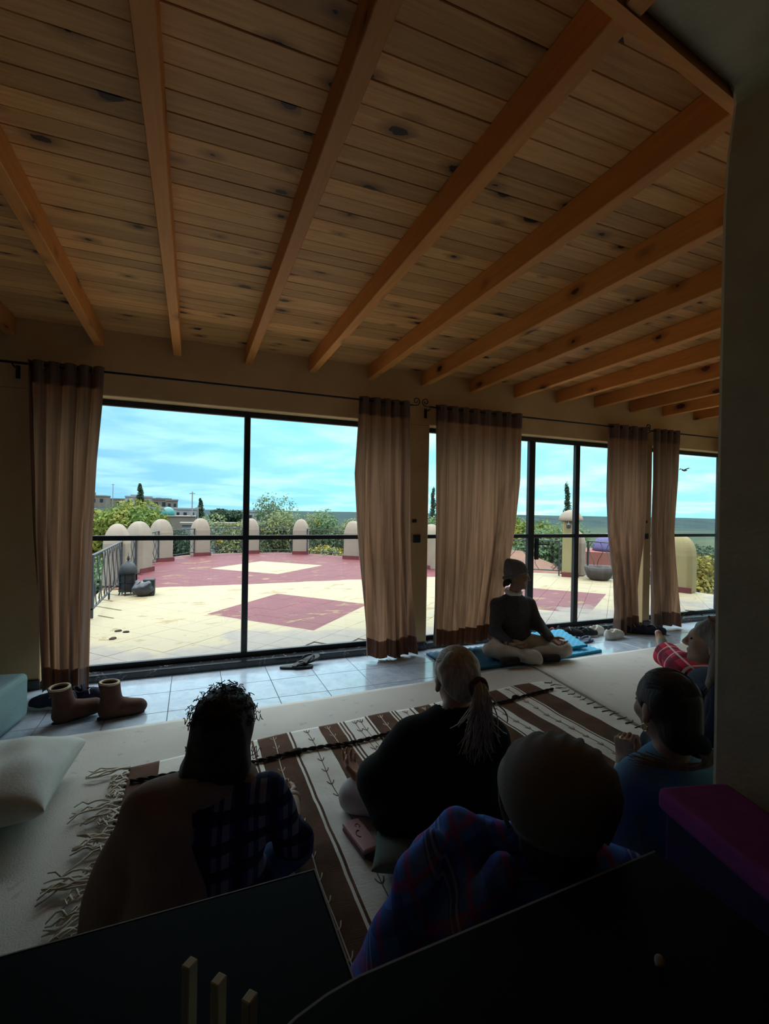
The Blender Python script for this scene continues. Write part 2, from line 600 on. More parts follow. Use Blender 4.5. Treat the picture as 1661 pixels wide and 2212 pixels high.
def terrace_mat():
    m, nt = new_mat('painted_terrace_paving')
    P = coords(nt, 'World')
    s = nd(nt, 'ShaderNodeSeparateXYZ', {0: P})
    x, y = s.outputs[0], s.outputs[1]

    def diamond(cx, cy, rx, ry):
        a = mth(nt, 'DIVIDE', mth(nt, 'ABSOLUTE', mth(nt, 'SUBTRACT', x, cx)), rx)
        b = mth(nt, 'DIVIDE', mth(nt, 'ABSOLUTE', mth(nt, 'SUBTRACT', y, cy)), ry)
        return mth(nt, 'LESS_THAN', mth(nt, 'ADD', a, b), 1.0)

    wob = mth(nt, 'MULTIPLY', mth(nt, 'SUBTRACT', noise(nt, P, 2.2, 3), 0.5), 0.22)
    yy = mth(nt, 'ADD', y, wob)
    far = mth(nt, 'MULTIPLY', mth(nt, 'GREATER_THAN', yy, 8.74), mth(nt, 'LESS_THAN', x, 5.2))
    far = mth(nt, 'MULTIPLY', far, mth(nt, 'SUBTRACT', 1.0, diamond(1.64, 11.2, 1.27, 1.27)))
    d2 = diamond(1.26, 6.42, 1.08, 1.22)
    # a red lozenge further right, long side along the other diagonal
    u = mth(nt, 'ADD', mth(nt, 'MULTIPLY', mth(nt, 'SUBTRACT', x, 5.02), 0.733), mth(nt, 'MULTIPLY', mth(nt, 'SUBTRACT', y, 6.22), 0.68))
    w = mth(nt, 'ADD', mth(nt, 'MULTIPLY', mth(nt, 'SUBTRACT', x, 5.02), -0.60), mth(nt, 'MULTIPLY', mth(nt, 'SUBTRACT', y, 6.22), 0.80))
    d3 = mth(nt, 'MULTIPLY', mth(nt, 'LESS_THAN', mth(nt, 'ABSOLUTE', u), 0.96), mth(nt, 'LESS_THAN', mth(nt, 'ABSOLUTE', w), 1.0))
    d4 = diamond(3.5, 4.65, 0.55, 0.55)
    red = mth(nt, 'MAXIMUM', mth(nt, 'MAXIMUM', far, d2), mth(nt, 'MAXIMUM', d3, d4))
    n1 = noise(nt, P, 1.3, 4)
    cream = mixc(nt, mrange(nt, n1, 0.3, 0.7), (0.259, 0.212, 0.128), (0.246, 0.204, 0.132))
    redc = mixc(nt, mrange(nt, noise(nt, P, 2.0, 4), 0.3, 0.7), (0.115, 0.025, 0.031), (0.095, 0.020, 0.025))
    col = mixc(nt, red, cream, redc)
    # flaked paint with a shape of its own: ochre undercoat, and bare paving next to the house
    fl = mth(nt, 'GREATER_THAN', noise(nt, nd(nt, 'ShaderNodeMapping', {'Vector': P, 'Scale': (1.0, 1.8, 1)}).outputs[0], 1.9, 7, 0.62, 0.5), 0.61)
    col = mixc(nt, mth(nt, 'MULTIPLY', fl, 0.75), col, (0.179, 0.120, 0.043))
    fl2 = mth(nt, 'GREATER_THAN', noise(nt, P, 5.5, 6, 0.6), 0.68)
    col = mixc(nt, mth(nt, 'MULTIPLY', fl2, 0.5), col, (0.168, 0.136, 0.087))
    wear = mth(nt, 'ADD', mrange(nt, y, 4.3, 6.0, 0.48, 0.0), mth(nt, 'SUBTRACT', noise(nt, P, 1.1, 6, 0.6), 0.55))
    bare = mrange(nt, wear, 0.14, 0.22, 0.0, 0.85)
    barec = mixc(nt, mrange(nt, noise(nt, P, 7, 5), 0.3, 0.7), (0.157, 0.136, 0.128), (0.200, 0.170, 0.140))
    col = mixc(nt, bare, col, barec)
    finish(nt, col, 0.62, 0.3, bump(nt, noise(nt, P, 18, 4), 0.15, 0.006))
    return m


MT['terrace'] = terrace_mat()
MT['post'] = M('pinkish_render', (0.242, 0.196, 0.153), (0.212, 0.170, 0.136), 0.9, 3.5, 30, 0.2, 0.15)
MT['post_yellow'] = M('yellow_render', (0.240, 0.203, 0.102), (0.221, 0.185, 0.099), 0.9, 3.0, 30, 0.15, 0.15)
MT['skirt'] = M('red_skirting_paint', (0.120, 0.027, 0.030), (0.099, 0.021, 0.024), 0.7, 6)


def carpet_mat(name, c, c2, kind='Object'):
    m, nt = new_mat(name)
    v = coords(nt)
    n = noise(nt, v, 2.2, 5)
    col = mixc(nt, mrange(nt, n, 0.3, 0.7), c, c2)
    sp = mth(nt, 'GREATER_THAN', noise(nt, v, 14, 4), 0.66)
    col = mixc(nt, mth(nt, 'MULTIPLY', sp, 0.35), col, tuple(0.55 * a for a in c2))
    h = mth(nt, 'ADD', noise(nt, v, 160, 2), mth(nt, 'MULTIPLY', noise(nt, v, 9, 3), 1.5))
    finish(nt, col, 0.95, 0.1, bump(nt, h, 0.35, 0.006))
    return m


MT['carpet'] = carpet_mat('beige_wool_carpet', (0.60, 0.565, 0.52), (0.52, 0.49, 0.45))
MT['carpet2'] = carpet_mat('pale_beige_carpet', (0.64, 0.605, 0.555), (0.56, 0.53, 0.485))

# ================================================================== the room
Y_WALL = 4.0
Z_BEAM, Z_CEIL = 2.452, 2.578
# --- far wall with three openings and an added unseen fourth (inner face y = 4.0)
OPEN = [(-0.98, 1.84), (2.045, 4.83), (4.945, 7.1), (7.26, 8.45)]
TOP_O = 2.098
wb = MB()
xs = [-1.6] + [v for o in OPEN for v in o] + [8.6]
wb.box((-1.6, 4.0, TOP_O), (8.6, 4.26, 2.70))
for i in range(0, len(xs), 2):
    wb.box((xs[i], 4.0, -0.05), (xs[i + 1], 4.26, TOP_O))
tag(wb.build('wall_far', MT['plaster'], bevel=0.006, seg=1), kind='structure')
tag(MB().box((-1.85, -1.9, -0.05), (-1.6, 4.26, 2.70)).build('wall_left', MT['plaster_inner']), kind='structure')
tag(MB().box((8.6, 3.9, -0.05), (8.85, 4.26, 2.70)).box((8.6, -1.9, -0.05), (8.85, 2.2, 2.70)).box((8.6, 2.2, TOP_O), (8.85, 3.9, 2.70)).box((8.6, 2.2, -0.05), (8.85, 3.9, 0.05)).build('wall_right', MT['plaster']), kind='structure')  # opening added out of view to let in more daylight
tag(MB().box((-1.85, -2.1, -0.05), (8.85, -1.9, 2.70)).build('wall_near', MT['plaster_inner']), kind='structure')

# --- thick arch wall the photograph looks through; jamb at right, lintel overhead
J = Vector((1.318, 0.871, 0))
E_ = Vector((0.9917, 0.1285, 0))
N_ = Vector((-0.1285, 0.9917, 0))
prof = [(0.0, -0.05), (0.004, 0.7), (-0.004, 1.4), (0.0, 2.12), (0.012, 2.26), (0.032, 2.36), (0.044, 2.42), (0.040, 2.452), (0.018, 2.468),
        (-0.35, 2.472), (-2.62, 2.472), (-2.66, 2.42), (-2.66, -0.05), (-2.92, -0.05), (-2.92, 2.70), (7.2, 2.70), (7.2, -0.05)]
TH = 0.34
m_arch = Matrix(((E_.x, 0, -N_.x, J.x), (E_.y, 0, -N_.y, J.y), (0, 1, 0, 0), (0, 0, 0, 1)))
ab = MB()
ab.prism(prof, 0.0, TH, m_arch)
arch = ab.build('wall_arch', MT['plaster_dark'], bevel=0.012, seg=2)
tag(arch, kind='structure')

# --- ceiling: boards parallel to the window wall carried by rafters
ceil = structure('ceiling', (0, 0, Z_CEIL))
MB().box((-1.85, -2.1, 0.03), (8.85, 4.26, 0.12)).build('ceiling_deck', MT['plaster_inner'], ceil)
PW = 0.0915
plank_me = {}
rows = int((4.0 + 1.9) / PW)
rp = random.Random(3)
for r in range(rows):
    y1 = 4.0 - r * PW
    cuts = [-1.6]
    xx = -1.6 + rp.choice([1.45, 2.5, 3.55])
    while xx < 8.0:
        cuts.append(round(xx, 3))
        xx += rp.choice([3.147, 3.672, 4.196])
    cuts.append(8.6)
    if r > 44:
        cuts = [-1.6, 8.6]
    for a, b in zip(cuts[:-1], cuts[1:]):
        L = round(b - a - 0.003, 3)
        if L not in plank_me:
            plank_me[L] = MB().box((-L / 2, -PW / 2 + 0.0007, 0), (L / 2, PW / 2 - 0.0007, 0.028)).mesh('plank', bevel=0.0022, seg=1)
            plank_me[L].materials.append(MT['plank'])
        o = link('plank', plank_me[L], ceil, ((a + b) / 2, y1 - PW / 2, rp.uniform(-0.0015, 0.0015)))
beam_me = MB().box((-2.2, -0.029, 0), (2.2, 0.029, Z_CEIL - Z_BEAM)).mesh('beam', bevel=0.003, seg=1)
beam_me.materials.append(MT['beam'])
for i in range(-1, 18):
    x = -0.671 + 0.5245 * i
    o = link('beam', beam_me, ceil, (x + 0.02, 1.8, Z_BEAM - Z_CEIL), (0, 0, math.pi / 2))

# trimmer along the lintel
tm = MB()
mt_ = Matrix(((E_.x, N_.x, 0, J.x), (E_.y, N_.y, 0, J.y), (0, 0, 1, -Z_CEIL), (0, 0, 0, 1)))
tm.box((-2.6, 0.0, Z_BEAM - 0.004), (2.0, 0.030, Z_CEIL), mt_)
tm.build('trimmer', MT['beam'], ceil)

# --- floor: slab and grey marble tiles in the strip along the windows
floor = MB().box((-1.85, -2.1, -0.12), (8.85, 4.0, -0.008)).build('floor', MT['grout'])
tag(floor, kind='structure')
TS = 0.3475
tile_me = MB().box((-TS / 2 + 0.002, -TS / 2 + 0.002, -0.008), (TS / 2 - 0.002, TS / 2 - 0.002, 0.0)).mesh('tile', bevel=0.0012, seg=1)
tile_me.materials.append(MT['tile'])
for ix in range(-4, 25):
    for iy in range(3):
        cx = -0.13 + TS * ix + TS / 2
        cy = 4.0 - TS * iy - TS / 2
        if -1.45 < cx < 8.5:
            link('tile', tile_me, floor, (cx, cy, 0))
# rest of the floor behind, under the carpets
MB().box((-1.6, -1.9, -0.008), (8.6, 4.0 - 3 * TS, -0.001)).build('screed', MT['grout'], floor)

# --- black marble sills
for k, (a, b) in enumerate(OPEN):
    s = MB().box((a, 4.005, 0.0), (b, 4.25, 0.052)).build('trim_%d' % (k + 1), MT['sill'], bevel=0.004, seg=1)
    tag(s, kind='structure')
for k, (a, b) in enumerate([(-1.6, -0.98), (1.84, 2.045), (4.83, 4.945)]):
    s = MB().box((a, 3.985, 0.0), (b, 4.0, 0.07)).build('baseboard_%d' % (k + 1), MT['sill'], bevel=0.003, seg=1)
    tag(s, kind='structure')

# --- iron windows and glass
YF0, YF1 = 4.125, 4.165
ZB0, ZT0 = 0.052, TOP_O
BAR0, BAR1 = 1.030, 1.068


def window(name, x0, x1, verts, fw=0.05, zt=None):
    w = structure(name, ((x0 + x1) / 2, 4.145, 0))
    cx = (x0 + x1) / 2
    fb = MB()
    fb.box((x0 - cx, -0.02, ZB0), (x0 - cx + fw, 0.02, ZT0)).box((x1 - cx - fw, -0.02, ZB0), (x1 - cx, 0.02, ZT0))
    fb.box((x0 - cx + fw, -0.02, ZT0 - 0.045), (x1 - cx - fw, 0.02, ZT0)).box((x0 - cx + fw, -0.02, ZB0), (x1 - cx - fw, 0.02, ZB0 + 0.04))
    fb.build('frame', MT['iron'], w, bevel=0.003, seg=1)
    edges = [x0 + fw] + [e for v in verts for e in v] + [x1 - fw]
    for a, b in verts:
        MB().box((a - cx, -0.024, ZB0 + 0.04), (b - cx, 0.024, ZT0 - 0.045)).build('mullion', MT['iron'], w, bevel=0.004, seg=1)
    for i in range(0, len(edges), 2):
        a, b = edges[i] - cx, edges[i + 1] - cx
        MB().box((a, -0.02, BAR0), (b, 0.02, BAR1)).build('transom', MT['iron'], w, bevel=0.003, seg=1)
        MB().box((a, -0.003, ZB0 + 0.04), (b, 0.003, BAR0)).build('pane', MT['glass'], w)
        MB().box((a, -0.003, BAR1), (b, 0.003, ZT0 - 0.045)).build('pane', MT['glass'], w)
    return w


window('window_1', -0.98, 1.84, [(0.388, 0.437)])
w5 = window('added_window_5', -0.85, 0.85, [(-0.03, 0.03)])  # added in the right wall, out of view, to brighten the room
w5.location = (8.745, 3.05, 0)
w5.rotation_euler = (0, 0, math.pi / 2)
w2 = window('window_2', 2.045, 4.83, [(3.296, 3.372), (3.925, 3.985)])
window('window_3', 4.945, 7.1, [(6.30, 6.36)])
window('added_window_4', 7.26, 8.45, [])  # added unseen behind the arch wall for extra daylight
# lock case and lever handle on the door leaf of the middle window
hx = 3.395 - (2.045 + 4.83) / 2
MB().box((hx - 0.022, -0.045, 0.80), (hx + 0.026, -0.02, 1.03)).build('lock_case', MT['iron'], w2, bevel=0.004, seg=1)
MB().tube([(hx, -0.04, 0.965), (hx, -0.075, 0.965), (hx + 0.03, -0.082, 0.966), (hx + 0.12, -0.082, 0.960)], 0.008, 8).build('handle', MT['rod'], w2, smooth=True)

# ================================================================== curtains and rods
def linen(name, c1, c2, ct, fac):
    m, nt = new_mat(name)
    v = coords(nt)
    st = noise(nt, nd(nt, 'ShaderNodeMapping', {'Vector': v, 'Scale': (1, 1, 0.02)}).outputs[0], 38, 3)
    col = mixc(nt, mrange(nt, st, 0.38, 0.62), c1, c2)
    tcol = mixc(nt, mrange(nt, st, 0.38, 0.62), ct, tuple(0.62 * a for a in ct))
    weave = noise(nt, nd(nt, 'ShaderNodeMapping', {'Vector': v, 'Scale': (1, 1, 1)}).outputs[0], 240, 2)
    finish(nt, col, 0.9, 0.1, bump(nt, weave, 0.2, 0.002), trans=(fac, tcol))
    return m


MT['linen'] = linen('taupe_linen', (0.235, 0.175, 0.15), (0.165, 0.12, 0.105), (0.42, 0.215, 0.12), 0.36)


def interp(poly, z):
    zs = [p[0] for p in poly]
    return float(np.interp(z, zs, [p[1] for p in poly]))


def curtain(label, left, right, nf, amp, zt=2.265, zb=0.03, yb=3.86, seed=0, group='linen curtains'):
    """left/right: (z, x) edge polylines from the floor up"""
    rg = random.Random(seed)
    xm = (interp(left, 1.1) + interp(right, 1.1)) / 2
    t = thing('curtain', label, 'curtain', (xm, yb, 0.0), 0, group)
    ns, nz = nf * 14, 44
    ph = [rg.uniform(-0.5, 0.5) for _ in range(nf + 2)]
    am = [rg.uniform(0.65, 1.25) for _ in range(nf + 2)]
    V, Fq = [], []
    for j in range(nz + 1):
        z = zb + (zt - zb) * j / nz
        f = j / nz
        xl, xr = interp(left, z), interp(right, z)
        for i in range(ns + 1):
            s = i / ns
            k = s * nf
            ki = int(min(k, nf - 1))
            fr = k - ki
            a0 = am[ki] * (1 - fr) + am[ki + 1] * fr
            p0 = ph[ki] * (1 - fr) + ph[ki + 1] * fr
            sway = 0.5 * math.sin(2.1 * f + seed) * (1 - f)
            w = math.sin(2 * math.pi * (k + (p0 + sway) * (1 - f * 0.85)))
            w2 = 0.35 * math.sin(2 * math.pi * (2.3 * k + 1.7 * p0) + 3 * f) * (1 - f)
            y = amp * a0 * (w + w2) * (0.75 + 0.35 * (1 - f))
            x = xl + (xr - xl) * s + 0.012 * math.cos(2 * math.pi * k) * (1 - 0.3 * f)
            dz = (0.012 * math.sin(5 * s + seed) + 0.01 * math.sin(17 * s)) * (1 - f)
            V.append((x - xm, y, z + dz))
    for j in range(nz):
        for i in range(ns):
            a = j * (ns + 1) + i
            Fq.append((a, a + 1, a + ns + 2, a + ns + 1))
    o = MB().add(V, Fq).build('cloth', MT['linen'], t, smooth=True, fix=False)
    # doubled hem at the foot and header tape at the top: a second layer of cloth
    def layer(nm, j0, j1):
        vv, ff = [], []
        for j in range(j0, j1 + 1):
            for i in range(ns + 1):
                p = V[j * (ns + 1) + i]
                vv.append((p[0], p[1] - 0.003, p[2]))
        for j in range(j1 - j0):
            for i in range(ns):
                a = j * (ns + 1) + i
                ff.append((a, a + 1, a + ns + 2, a + ns + 1))
        MB().add(vv, ff).build(nm, MT['linen'], t, smooth=True, fix=False)
    layer('hem', 0, 3)
    layer('header_tape', nz - 3, nz)
    return t


TOPZ = 2.268
curtain('long taupe curtain hanging at the far left end of the big window, beside the boots',
        [(0, -0.93), (1.1, -1.0), (2.26, -1.045)], [(0, -0.678), (0.6, -0.672), (1.1, -0.662), (1.6, -0.64), (2.0, -0.61), (2.26, -0.60)], 5, 0.035, seed=1, zb=0.012)
curtain('taupe curtain gathered at the right end of the big window, beside the yellow pillar',
        [(0, 1.393), (0.6, 1.345), (1.1, 1.30), (1.6, 1.265), (2.0, 1.285), (2.26, 1.292)], [(0, 1.866), (0.5, 1.83), (1.1, 1.80), (2.26, 1.766)], 5, 0.032, seed=2, zb=0.02)
curtain('widest curtain, spread behind the seated person in the grey beanie',
        [(0, 2.045), (1.1, 2.03), (2.26, 2.02)], [(0, 2.70), (0.4, 2.76), (0.75, 2.83), (1.1, 2.895), (1.6, 2.955), (2.26, 2.974)], 8, 0.026, seed=3, zb=0.065)
curtain('curtain gathered at the right of the glazed door above the white sneakers',
        [(0, 4.24), (0.25, 4.25), (0.6, 4.19), (1.1, 4.10), (1.5, 4.085), (2.0, 4.10), (2.26, 4.105)], [(0, 4.60), (0.6, 4.61), (1.1, 4.635), (2.26, 4.664)], 4, 0.038, seed=4, zb=0.012)
curtain('narrow dark curtain right of the second pillar, above the dark shoes',
        [(0, 4.81), (1.1, 4.775), (1.7, 4.79), (2.26, 4.775)], [(0, 5.20), (0.6, 5.17), (1.1, 5.14), (1.7, 5.18), (2.26, 5.19)], 4, 0.036, seed=5, zb=0.03)
curtain('curtain edge showing just beside the dark foreground wall at the right',
        [(0, 5.95), (1.1, 5.93), (2.26, 5.95)], [(0, 6.5), (1.1, 6.45), (2.26, 6.5)], 5, 0.035, seed=6, zb=0.03)


def spiral(c, r0, turns, sgn, n=26, start=-math.pi / 2):
    out = []
    for i in range(n):
        f = i / (n - 1)
        a = start + sgn * f * turns * 2 * math.pi
        r = r0 * (1 - 0.82 * f)
        out.append((c[0] + r * math.cos(a), c[1], c[2] + r * math.sin(a)))
    return out


def rod(label, x0, x1, brackets, finL, finR, rings):
    xm = (x0 + x1) / 2
    t = thing('curtain_rod', label, 'curtain rod', (xm, 3.86, 2.235), 0, 'iron curtain rods')
    MB().tube([(x0 - xm, 0, 0), (x1 - xm, 0, 0)], 0.0085, 8).build('pole', MT['rod'], t, smooth=True)
    for bx in brackets:
        b = MB().tube([(bx - xm, 0, 0.0), (bx - xm, 0.05, -0.012), (bx - xm, 0.138, -0.012)], 0.007, 6)
        b.box((bx - xm - 0.012, 0.128, -0.075), (bx - xm + 0.012, 0.14, 0.012))
        b.build('bracket', MT['rod'], t)
    for on, x, sg in ((finL, x0, -1), (finR, x1, 1)):
        if on:
            c = (x - xm + sg * 0.036, 0, 0.040)
            pts = [(x - xm, 0, 0)] + spiral(c, 0.038, 1.35, sg)
            MB().tube(pts, 0.0045, 6).build('scroll_finial', MT['rod'], t, smooth=True)
    for rx in rings:
        pts = [(rx - xm, 0.021 * math.cos(a), 0.021 * math.sin(a)) for a in np.linspace(0, 2 * math.pi, 14, endpoint=False)]
        MB().tube(pts, 0.0035, 5, closed=True).build('ring', MT['ring'], t, smooth=True)
    return t


MT['ring'] = M('dull_brass_eyelet', (0.32, 0.27, 0.2), None, 0.35, metal=0.8)
rod('long black iron rod above the big left window', -1.2, 1.80, [-1.13], False, True, [-0.95, -0.86, -0.76, -0.66, 1.36, 1.46, 1.55, 1.64, 1.72])
rod('black iron rod above the glazed door, scroll at its left end', 1.965, 4.66, [1.995], True, True, [2.08, 2.2, 2.32, 2.44, 2.56, 2.68, 2.8, 2.92, 4.18, 4.30, 4.42, 4.54])
rod('short black iron rod above the rightmost window, running behind the dark wall', 4.745, 6.9, [4.765], True, True, [4.84, 4.94, 5.04, 5.14, 6.02, 6.14, 6.26, 6.38])

# switches on the pillars
MT['switch'] = M('black_plastic', (0.03, 0.03, 0.035), None, 0.45, spec=0.4)
t = thing('light_switch', 'small black rocker switch on the yellow pillar', 'switch', (1.90, 3.996, 1.203))
MB().box((-0.022, -0.008, -0.016), (0.022, 0.004, 0.016)).build('plate', MT['switch'], t, bevel=0.003, seg=1)
MB().box((-0.010, -0.012, -0.009), (0.010, -0.008, 0.009)).build('rocker', MT['switch'], t, bevel=0.002, seg=1)
t = thing('wall_socket', 'square black socket on the yellow pillar, level with the window bar', 'socket', (1.925, 3.996, 1.038))
MB().box((-0.036, -0.018, -0.036), (0.036, 0.004, 0.036)).build('plate', MT['switch'], t, bevel=0.005, seg=1)
MB().lathe([(0.022, 0), (0.022, 0.004), (0.016, 0.004)], 16).build('outlet', MT['iron'], t, (0, -0.018, 0), (math.pi / 2, 0, 0))
t = thing('wall_socket', 'black socket on the second pillar between the two right curtains', 'socket', (4.845, 3.996, 1.05))
MB().box((-0.03, -0.026, -0.034), (0.03, 0.004, 0.034)).build('plate', MT['switch'], t, bevel=0.005, seg=1)
MB().lathe([(0.02, 0), (0.02, 0.004), (0.014, 0.004)], 16).build('outlet', MT['iron'], t, (0, -0.026, 0), (math.pi / 2, 0, 0))
t = thing('light_switch', 'small dark switch on the second pillar above its socket', 'switch', (4.85, 3.996, 1.215))
MB().box((-0.018, -0.012, -0.015), (0.018, 0.004, 0.015)).build('plate', MT['switch'], t, bevel=0.003, seg=1)
MB().box((-0.008, -0.016, -0.008), (0.008, -0.012, 0.008)).build('rocker', MT['switch'], t)

# ================================================================== the terrace outside
TZ = -0.05
outline = [(-1.9, 4.26), (9.6, 4.26), (9.6, 5.0), (8.35, 5.55), (8.3, 6.1), (8.1, 8.1), (7.6, 8.5), (5.5, 10.1), (5.25, 11.2), (4.55, 12.75), (3.5, 14.25), (2.6, 14.95), (1.0, 15.05), (-0.25, 14.55), (-1.0, 13.4), (-1.35, 11.2), (-1.35, 6.2), (-1.9, 6.2)]
terr = MB().prism(outline, TZ - 0.35, TZ - 0.012).build('terrace', MT['terrace'])
tag(terr, kind='structure')


def inside(px, py, poly):
    c = False
    n = len(poly)
    for i in range(n):
        x0, y0 = poly[i]
        x1, y1 = poly[i - 1]
        if (y0 > py) != (y1 > py) and px < (x1 - x0) * (py - y0) / (y1 - y0) + x0:
            c = not c
    return c


# paving slabs, laid on the diagonal; single pieces near the house, one joined part beyond
PS = 0.33
slab_me = MB().box((-PS / 2 + 0.0014, -PS / 2 + 0.0014, -0.012), (PS / 2 - 0.0014, PS / 2 - 0.0014, 0.0)).mesh('paving_slab', bevel=0.0015, seg=1)
slab_me.materials.append(MT['terrace'])
slots = []
for i in range(-40, 60):
    for j in range(-40, 60):
        a = RAD(42)
        px = 1.25 + (i * math.cos(a) - j * math.sin(a)) * PS
        py = 6.4 + (i * math.sin(a) + j * math.cos(a)) * PS
        if inside(px, py, outline) and all(inside(px + dx, py + dy, outline) for dx, dy in ((.3, 0), (-.3, 0), (0, .3), (0, -.3))):
            slots.append((math.hypot(px, py), px, py))
slots.sort()
far_slabs = MB()
rz = Matrix.Rotation(RAD(42), 4, 'Z')
for k, (d_, px, py) in enumerate(slots):
    dz = RNG.uniform(-0.0008, 0.0008)
    if k < 290:
        link('paving_slab', slab_me, terr, (px, py, TZ + dz), (0, 0, RAD(42)))
    else:
        far_slabs.box((-PS / 2 + 0.0014, -PS / 2 + 0.0014, -0.012), (PS / 2 - 0.0014, PS / 2 - 0.0014, 0), Matrix.Translation((px, py, TZ + dz)) @ rz)
tag(far_slabs.build('paving', MT['terrace'], terr), kind='stuff')

# --- merlon posts with rounded-arch tops
def merlon(x, y, face, label, w=0.46, d=0.40, h=1.04, mat='post', skirt=True, group='rounded parapet posts round the terrace', point=0.10):
    t = thing('parapet_post', label, 'post', (x, y, TZ), face, group)
    hs = h - w * 0.72
    mb = MB()
    rings = [(0.0, 1.0), (hs * 0.5, 1.0), (hs, 1.0)] + [(hs + (h - hs) * math.sin(q), max(0.02, math.cos(q) ** 0.85 * (1 - point * math.sin(q)))) for q in np.linspace(0.12, math.pi / 2, 11)]
    sq = []
    for k in range(4):
        for da in (-0.16, 0.16):
            sq.append(k * math.pi / 2 + math.pi / 4 + da)
    n = len(sq)
    for z, f in rings:
        for a in sq:
            c, s_ = math.cos(a), math.sin(a)
            m_ = max(abs(c), abs(s_))
            mb.v.append((c / m_ * w / 2 * f * (0.985 if z > hs else 1.0), s_ / m_ * d / 2 * f * (0.985 if z > hs else 1.0), z))
    for i in range(len(rings) - 1):
        for k in range(n):
            mb.f.append((i * n + k, i * n + (k + 1) % n, (i + 1) * n + (k + 1) % n, (i + 1) * n + k))
    mb.f.append(tuple(range(n - 1, -1, -1)))
    mb.f.append(tuple((len(rings) - 1) * n + k for k in range(n)))
    mb.build('body', MT[mat], t, bevel=0.01, seg=1)
    if skirt:
        MB().box((-w / 2 - 0.006, -d / 2 - 0.008, 0), (w / 2 + 0.006, -d / 2 + 0.01, 0.095)).build('skirting', MT['skirt'], t)
    return t


def face_to(x, y, cx=1.7, cy=9.5):
    return math.atan2(y - cy, x - cx) - math.pi / 2


POSTS = [((-1.20, 9.32), 'parapet post right behind the black lantern'),
         ((-1.02, 10.95), 'second parapet post from the left, between the lantern post and the arched one'),
         ((-0.72, 13.0), 'third parapet post from the left, stained white on its right side'),
         ((0.20, 14.32), 'fourth parapet post from the left, below the far cypress'),
         ((1.62, 14.78), 'parapet post half hidden behind the vertical window bar'),
         ((3.02, 14.25), 'parapet post in the middle of the right window panes'),
         ((4.12, 12.55), 'parapet post next to the gathered curtain of the big window'),
         ((5.22, 10.05), 'parapet post seen in the slit left of the widest curtain')]
for (x, y), lab in POSTS:
    merlon(x, y, face_to(x, y), lab)
merlon(8.05, 5.95, face_to(8.05, 5.95, 4, 4.5), 'yellow parapet post seen in the rightmost window', w=0.50, d=0.36, h=1.0, mat='post_yellow', point=0.0)
merlon(7.88, 8.22, face_to(7.88, 8.22, 4, 5), 'lower parapet post beside the tall lamp pillar', w=0.36, d=0.36, h=0.96, skirt=False)
# tall lamp pillar
t = thing('lamp_pillar', 'tall yellow pillar with a domed cap behind the glazed door', 'pillar', (7.52, 8.02, TZ), face_to(7.52, 8.02, 4, 4))
MB().box((-0.16, -0.16, 0), (0.16, 0.16, 1.20)).build('shaft', MT['post_yellow'], t, bevel=0.02)
MB().lathe([(0.235, 1.185), (0.25, 1.20), (0.235, 1.27), (0.19, 1.345), (0.11, 1.40), (0.03, 1.425)], 20).build('cap', MT['post'], t, smooth=True)
MB().box((-0.17, -0.172, 0), (0.17, -0.155, 0.10)).build('skirting', MT['skirt'], t)
lm = MB().tube([(-0.05, -0.16, 1.15), (-0.05, -0.23, 1.17), (-0.05, -0.26, 1.13)], 0.012, 6)
lm.lathe([(0.03, 1.03), (0.045, 1.05), (0.045, 1.11), (0.02, 1.14)], 10, (-0.05, -0.26, 0))
lm.build('spot_lamp', MT['iron'], t)


# --- iron railings
def railing(a, b, label, n, style='wave', zt=0.76, zb=0.10, legs=True):
    a, b = Vector((*a, 0)), Vector((*b, 0))
    d = b - a
    L = d.length
    ang = math.atan2(d.y, d.x)
    t = thing('railing', label, 'railing', (a.x, a.y, TZ), ang, 'iron railings between the parapet posts')
    MB().box((0, -0.018, zt - 0.022), (L, 0.018, zt)).build('top_rail', MT['rail_iron'], t, bevel=0.003, seg=1)
    MB().box((0, -0.014, zb), (L, 0.014, zb + 0.022)).build('bottom_rail', MT['rail_iron'], t, bevel=0.003, seg=1)
    for x in (0.014, L - 0.014):
        MB().box((x - 0.014, -0.014, 0.0 if legs else zb), (x + 0.014, 0.014, zt - 0.022)).build('stile', MT['rail_iron'], t)
    if L > 2.2:
        MB().box((L / 2 - 0.012, -0.012, 0.0), (L / 2 + 0.012, 0.012, zb)).build('foot', MT['rail_iron'], t)
    H0, H1 = zb + 0.022, zt - 0.022
    p = L / n
    for i in range(n):
        x0 = p * (i + 0.5)
        sg = 1 if i % 2 == 0 else -1
        if style == 'wave':
            pts = [(x0 + sg * 0.30 * p * math.sin(2 * math.pi * s), 0, H0 + (H1 - H0) * s) for s in np.linspace(0, 1, 15)]
            bb = MB().tube(pts, 0.0065, 5)
            if i % 2 == 0:
                for zc, st in ((H1 - 0.07, 0), (H0 + 0.07, math.pi)):
                    r = min(0.32 * p, 0.055)
                    bb.tube([(x0 + sg * 0.30 * p * 0.2 + r * (1 - 0.6 * s) * math.cos(st + 8 * s), 0, zc + r * (1 - 0.6 * s) * math.sin(st + 8 * s)) for s in np.linspace(0, 1, 14)], 0.005, 4)
        else:
            pts = [(x0 + sg * 0.42 * p * (1 if k % 2 else -1), 0, H0 + (H1 - H0) * k / 4) for k in range(5)]
            bb = MB().tube(pts, 0.006, 4)
        bb.build('baluster', MT['rail_iron'], t, smooth=True)
    return t


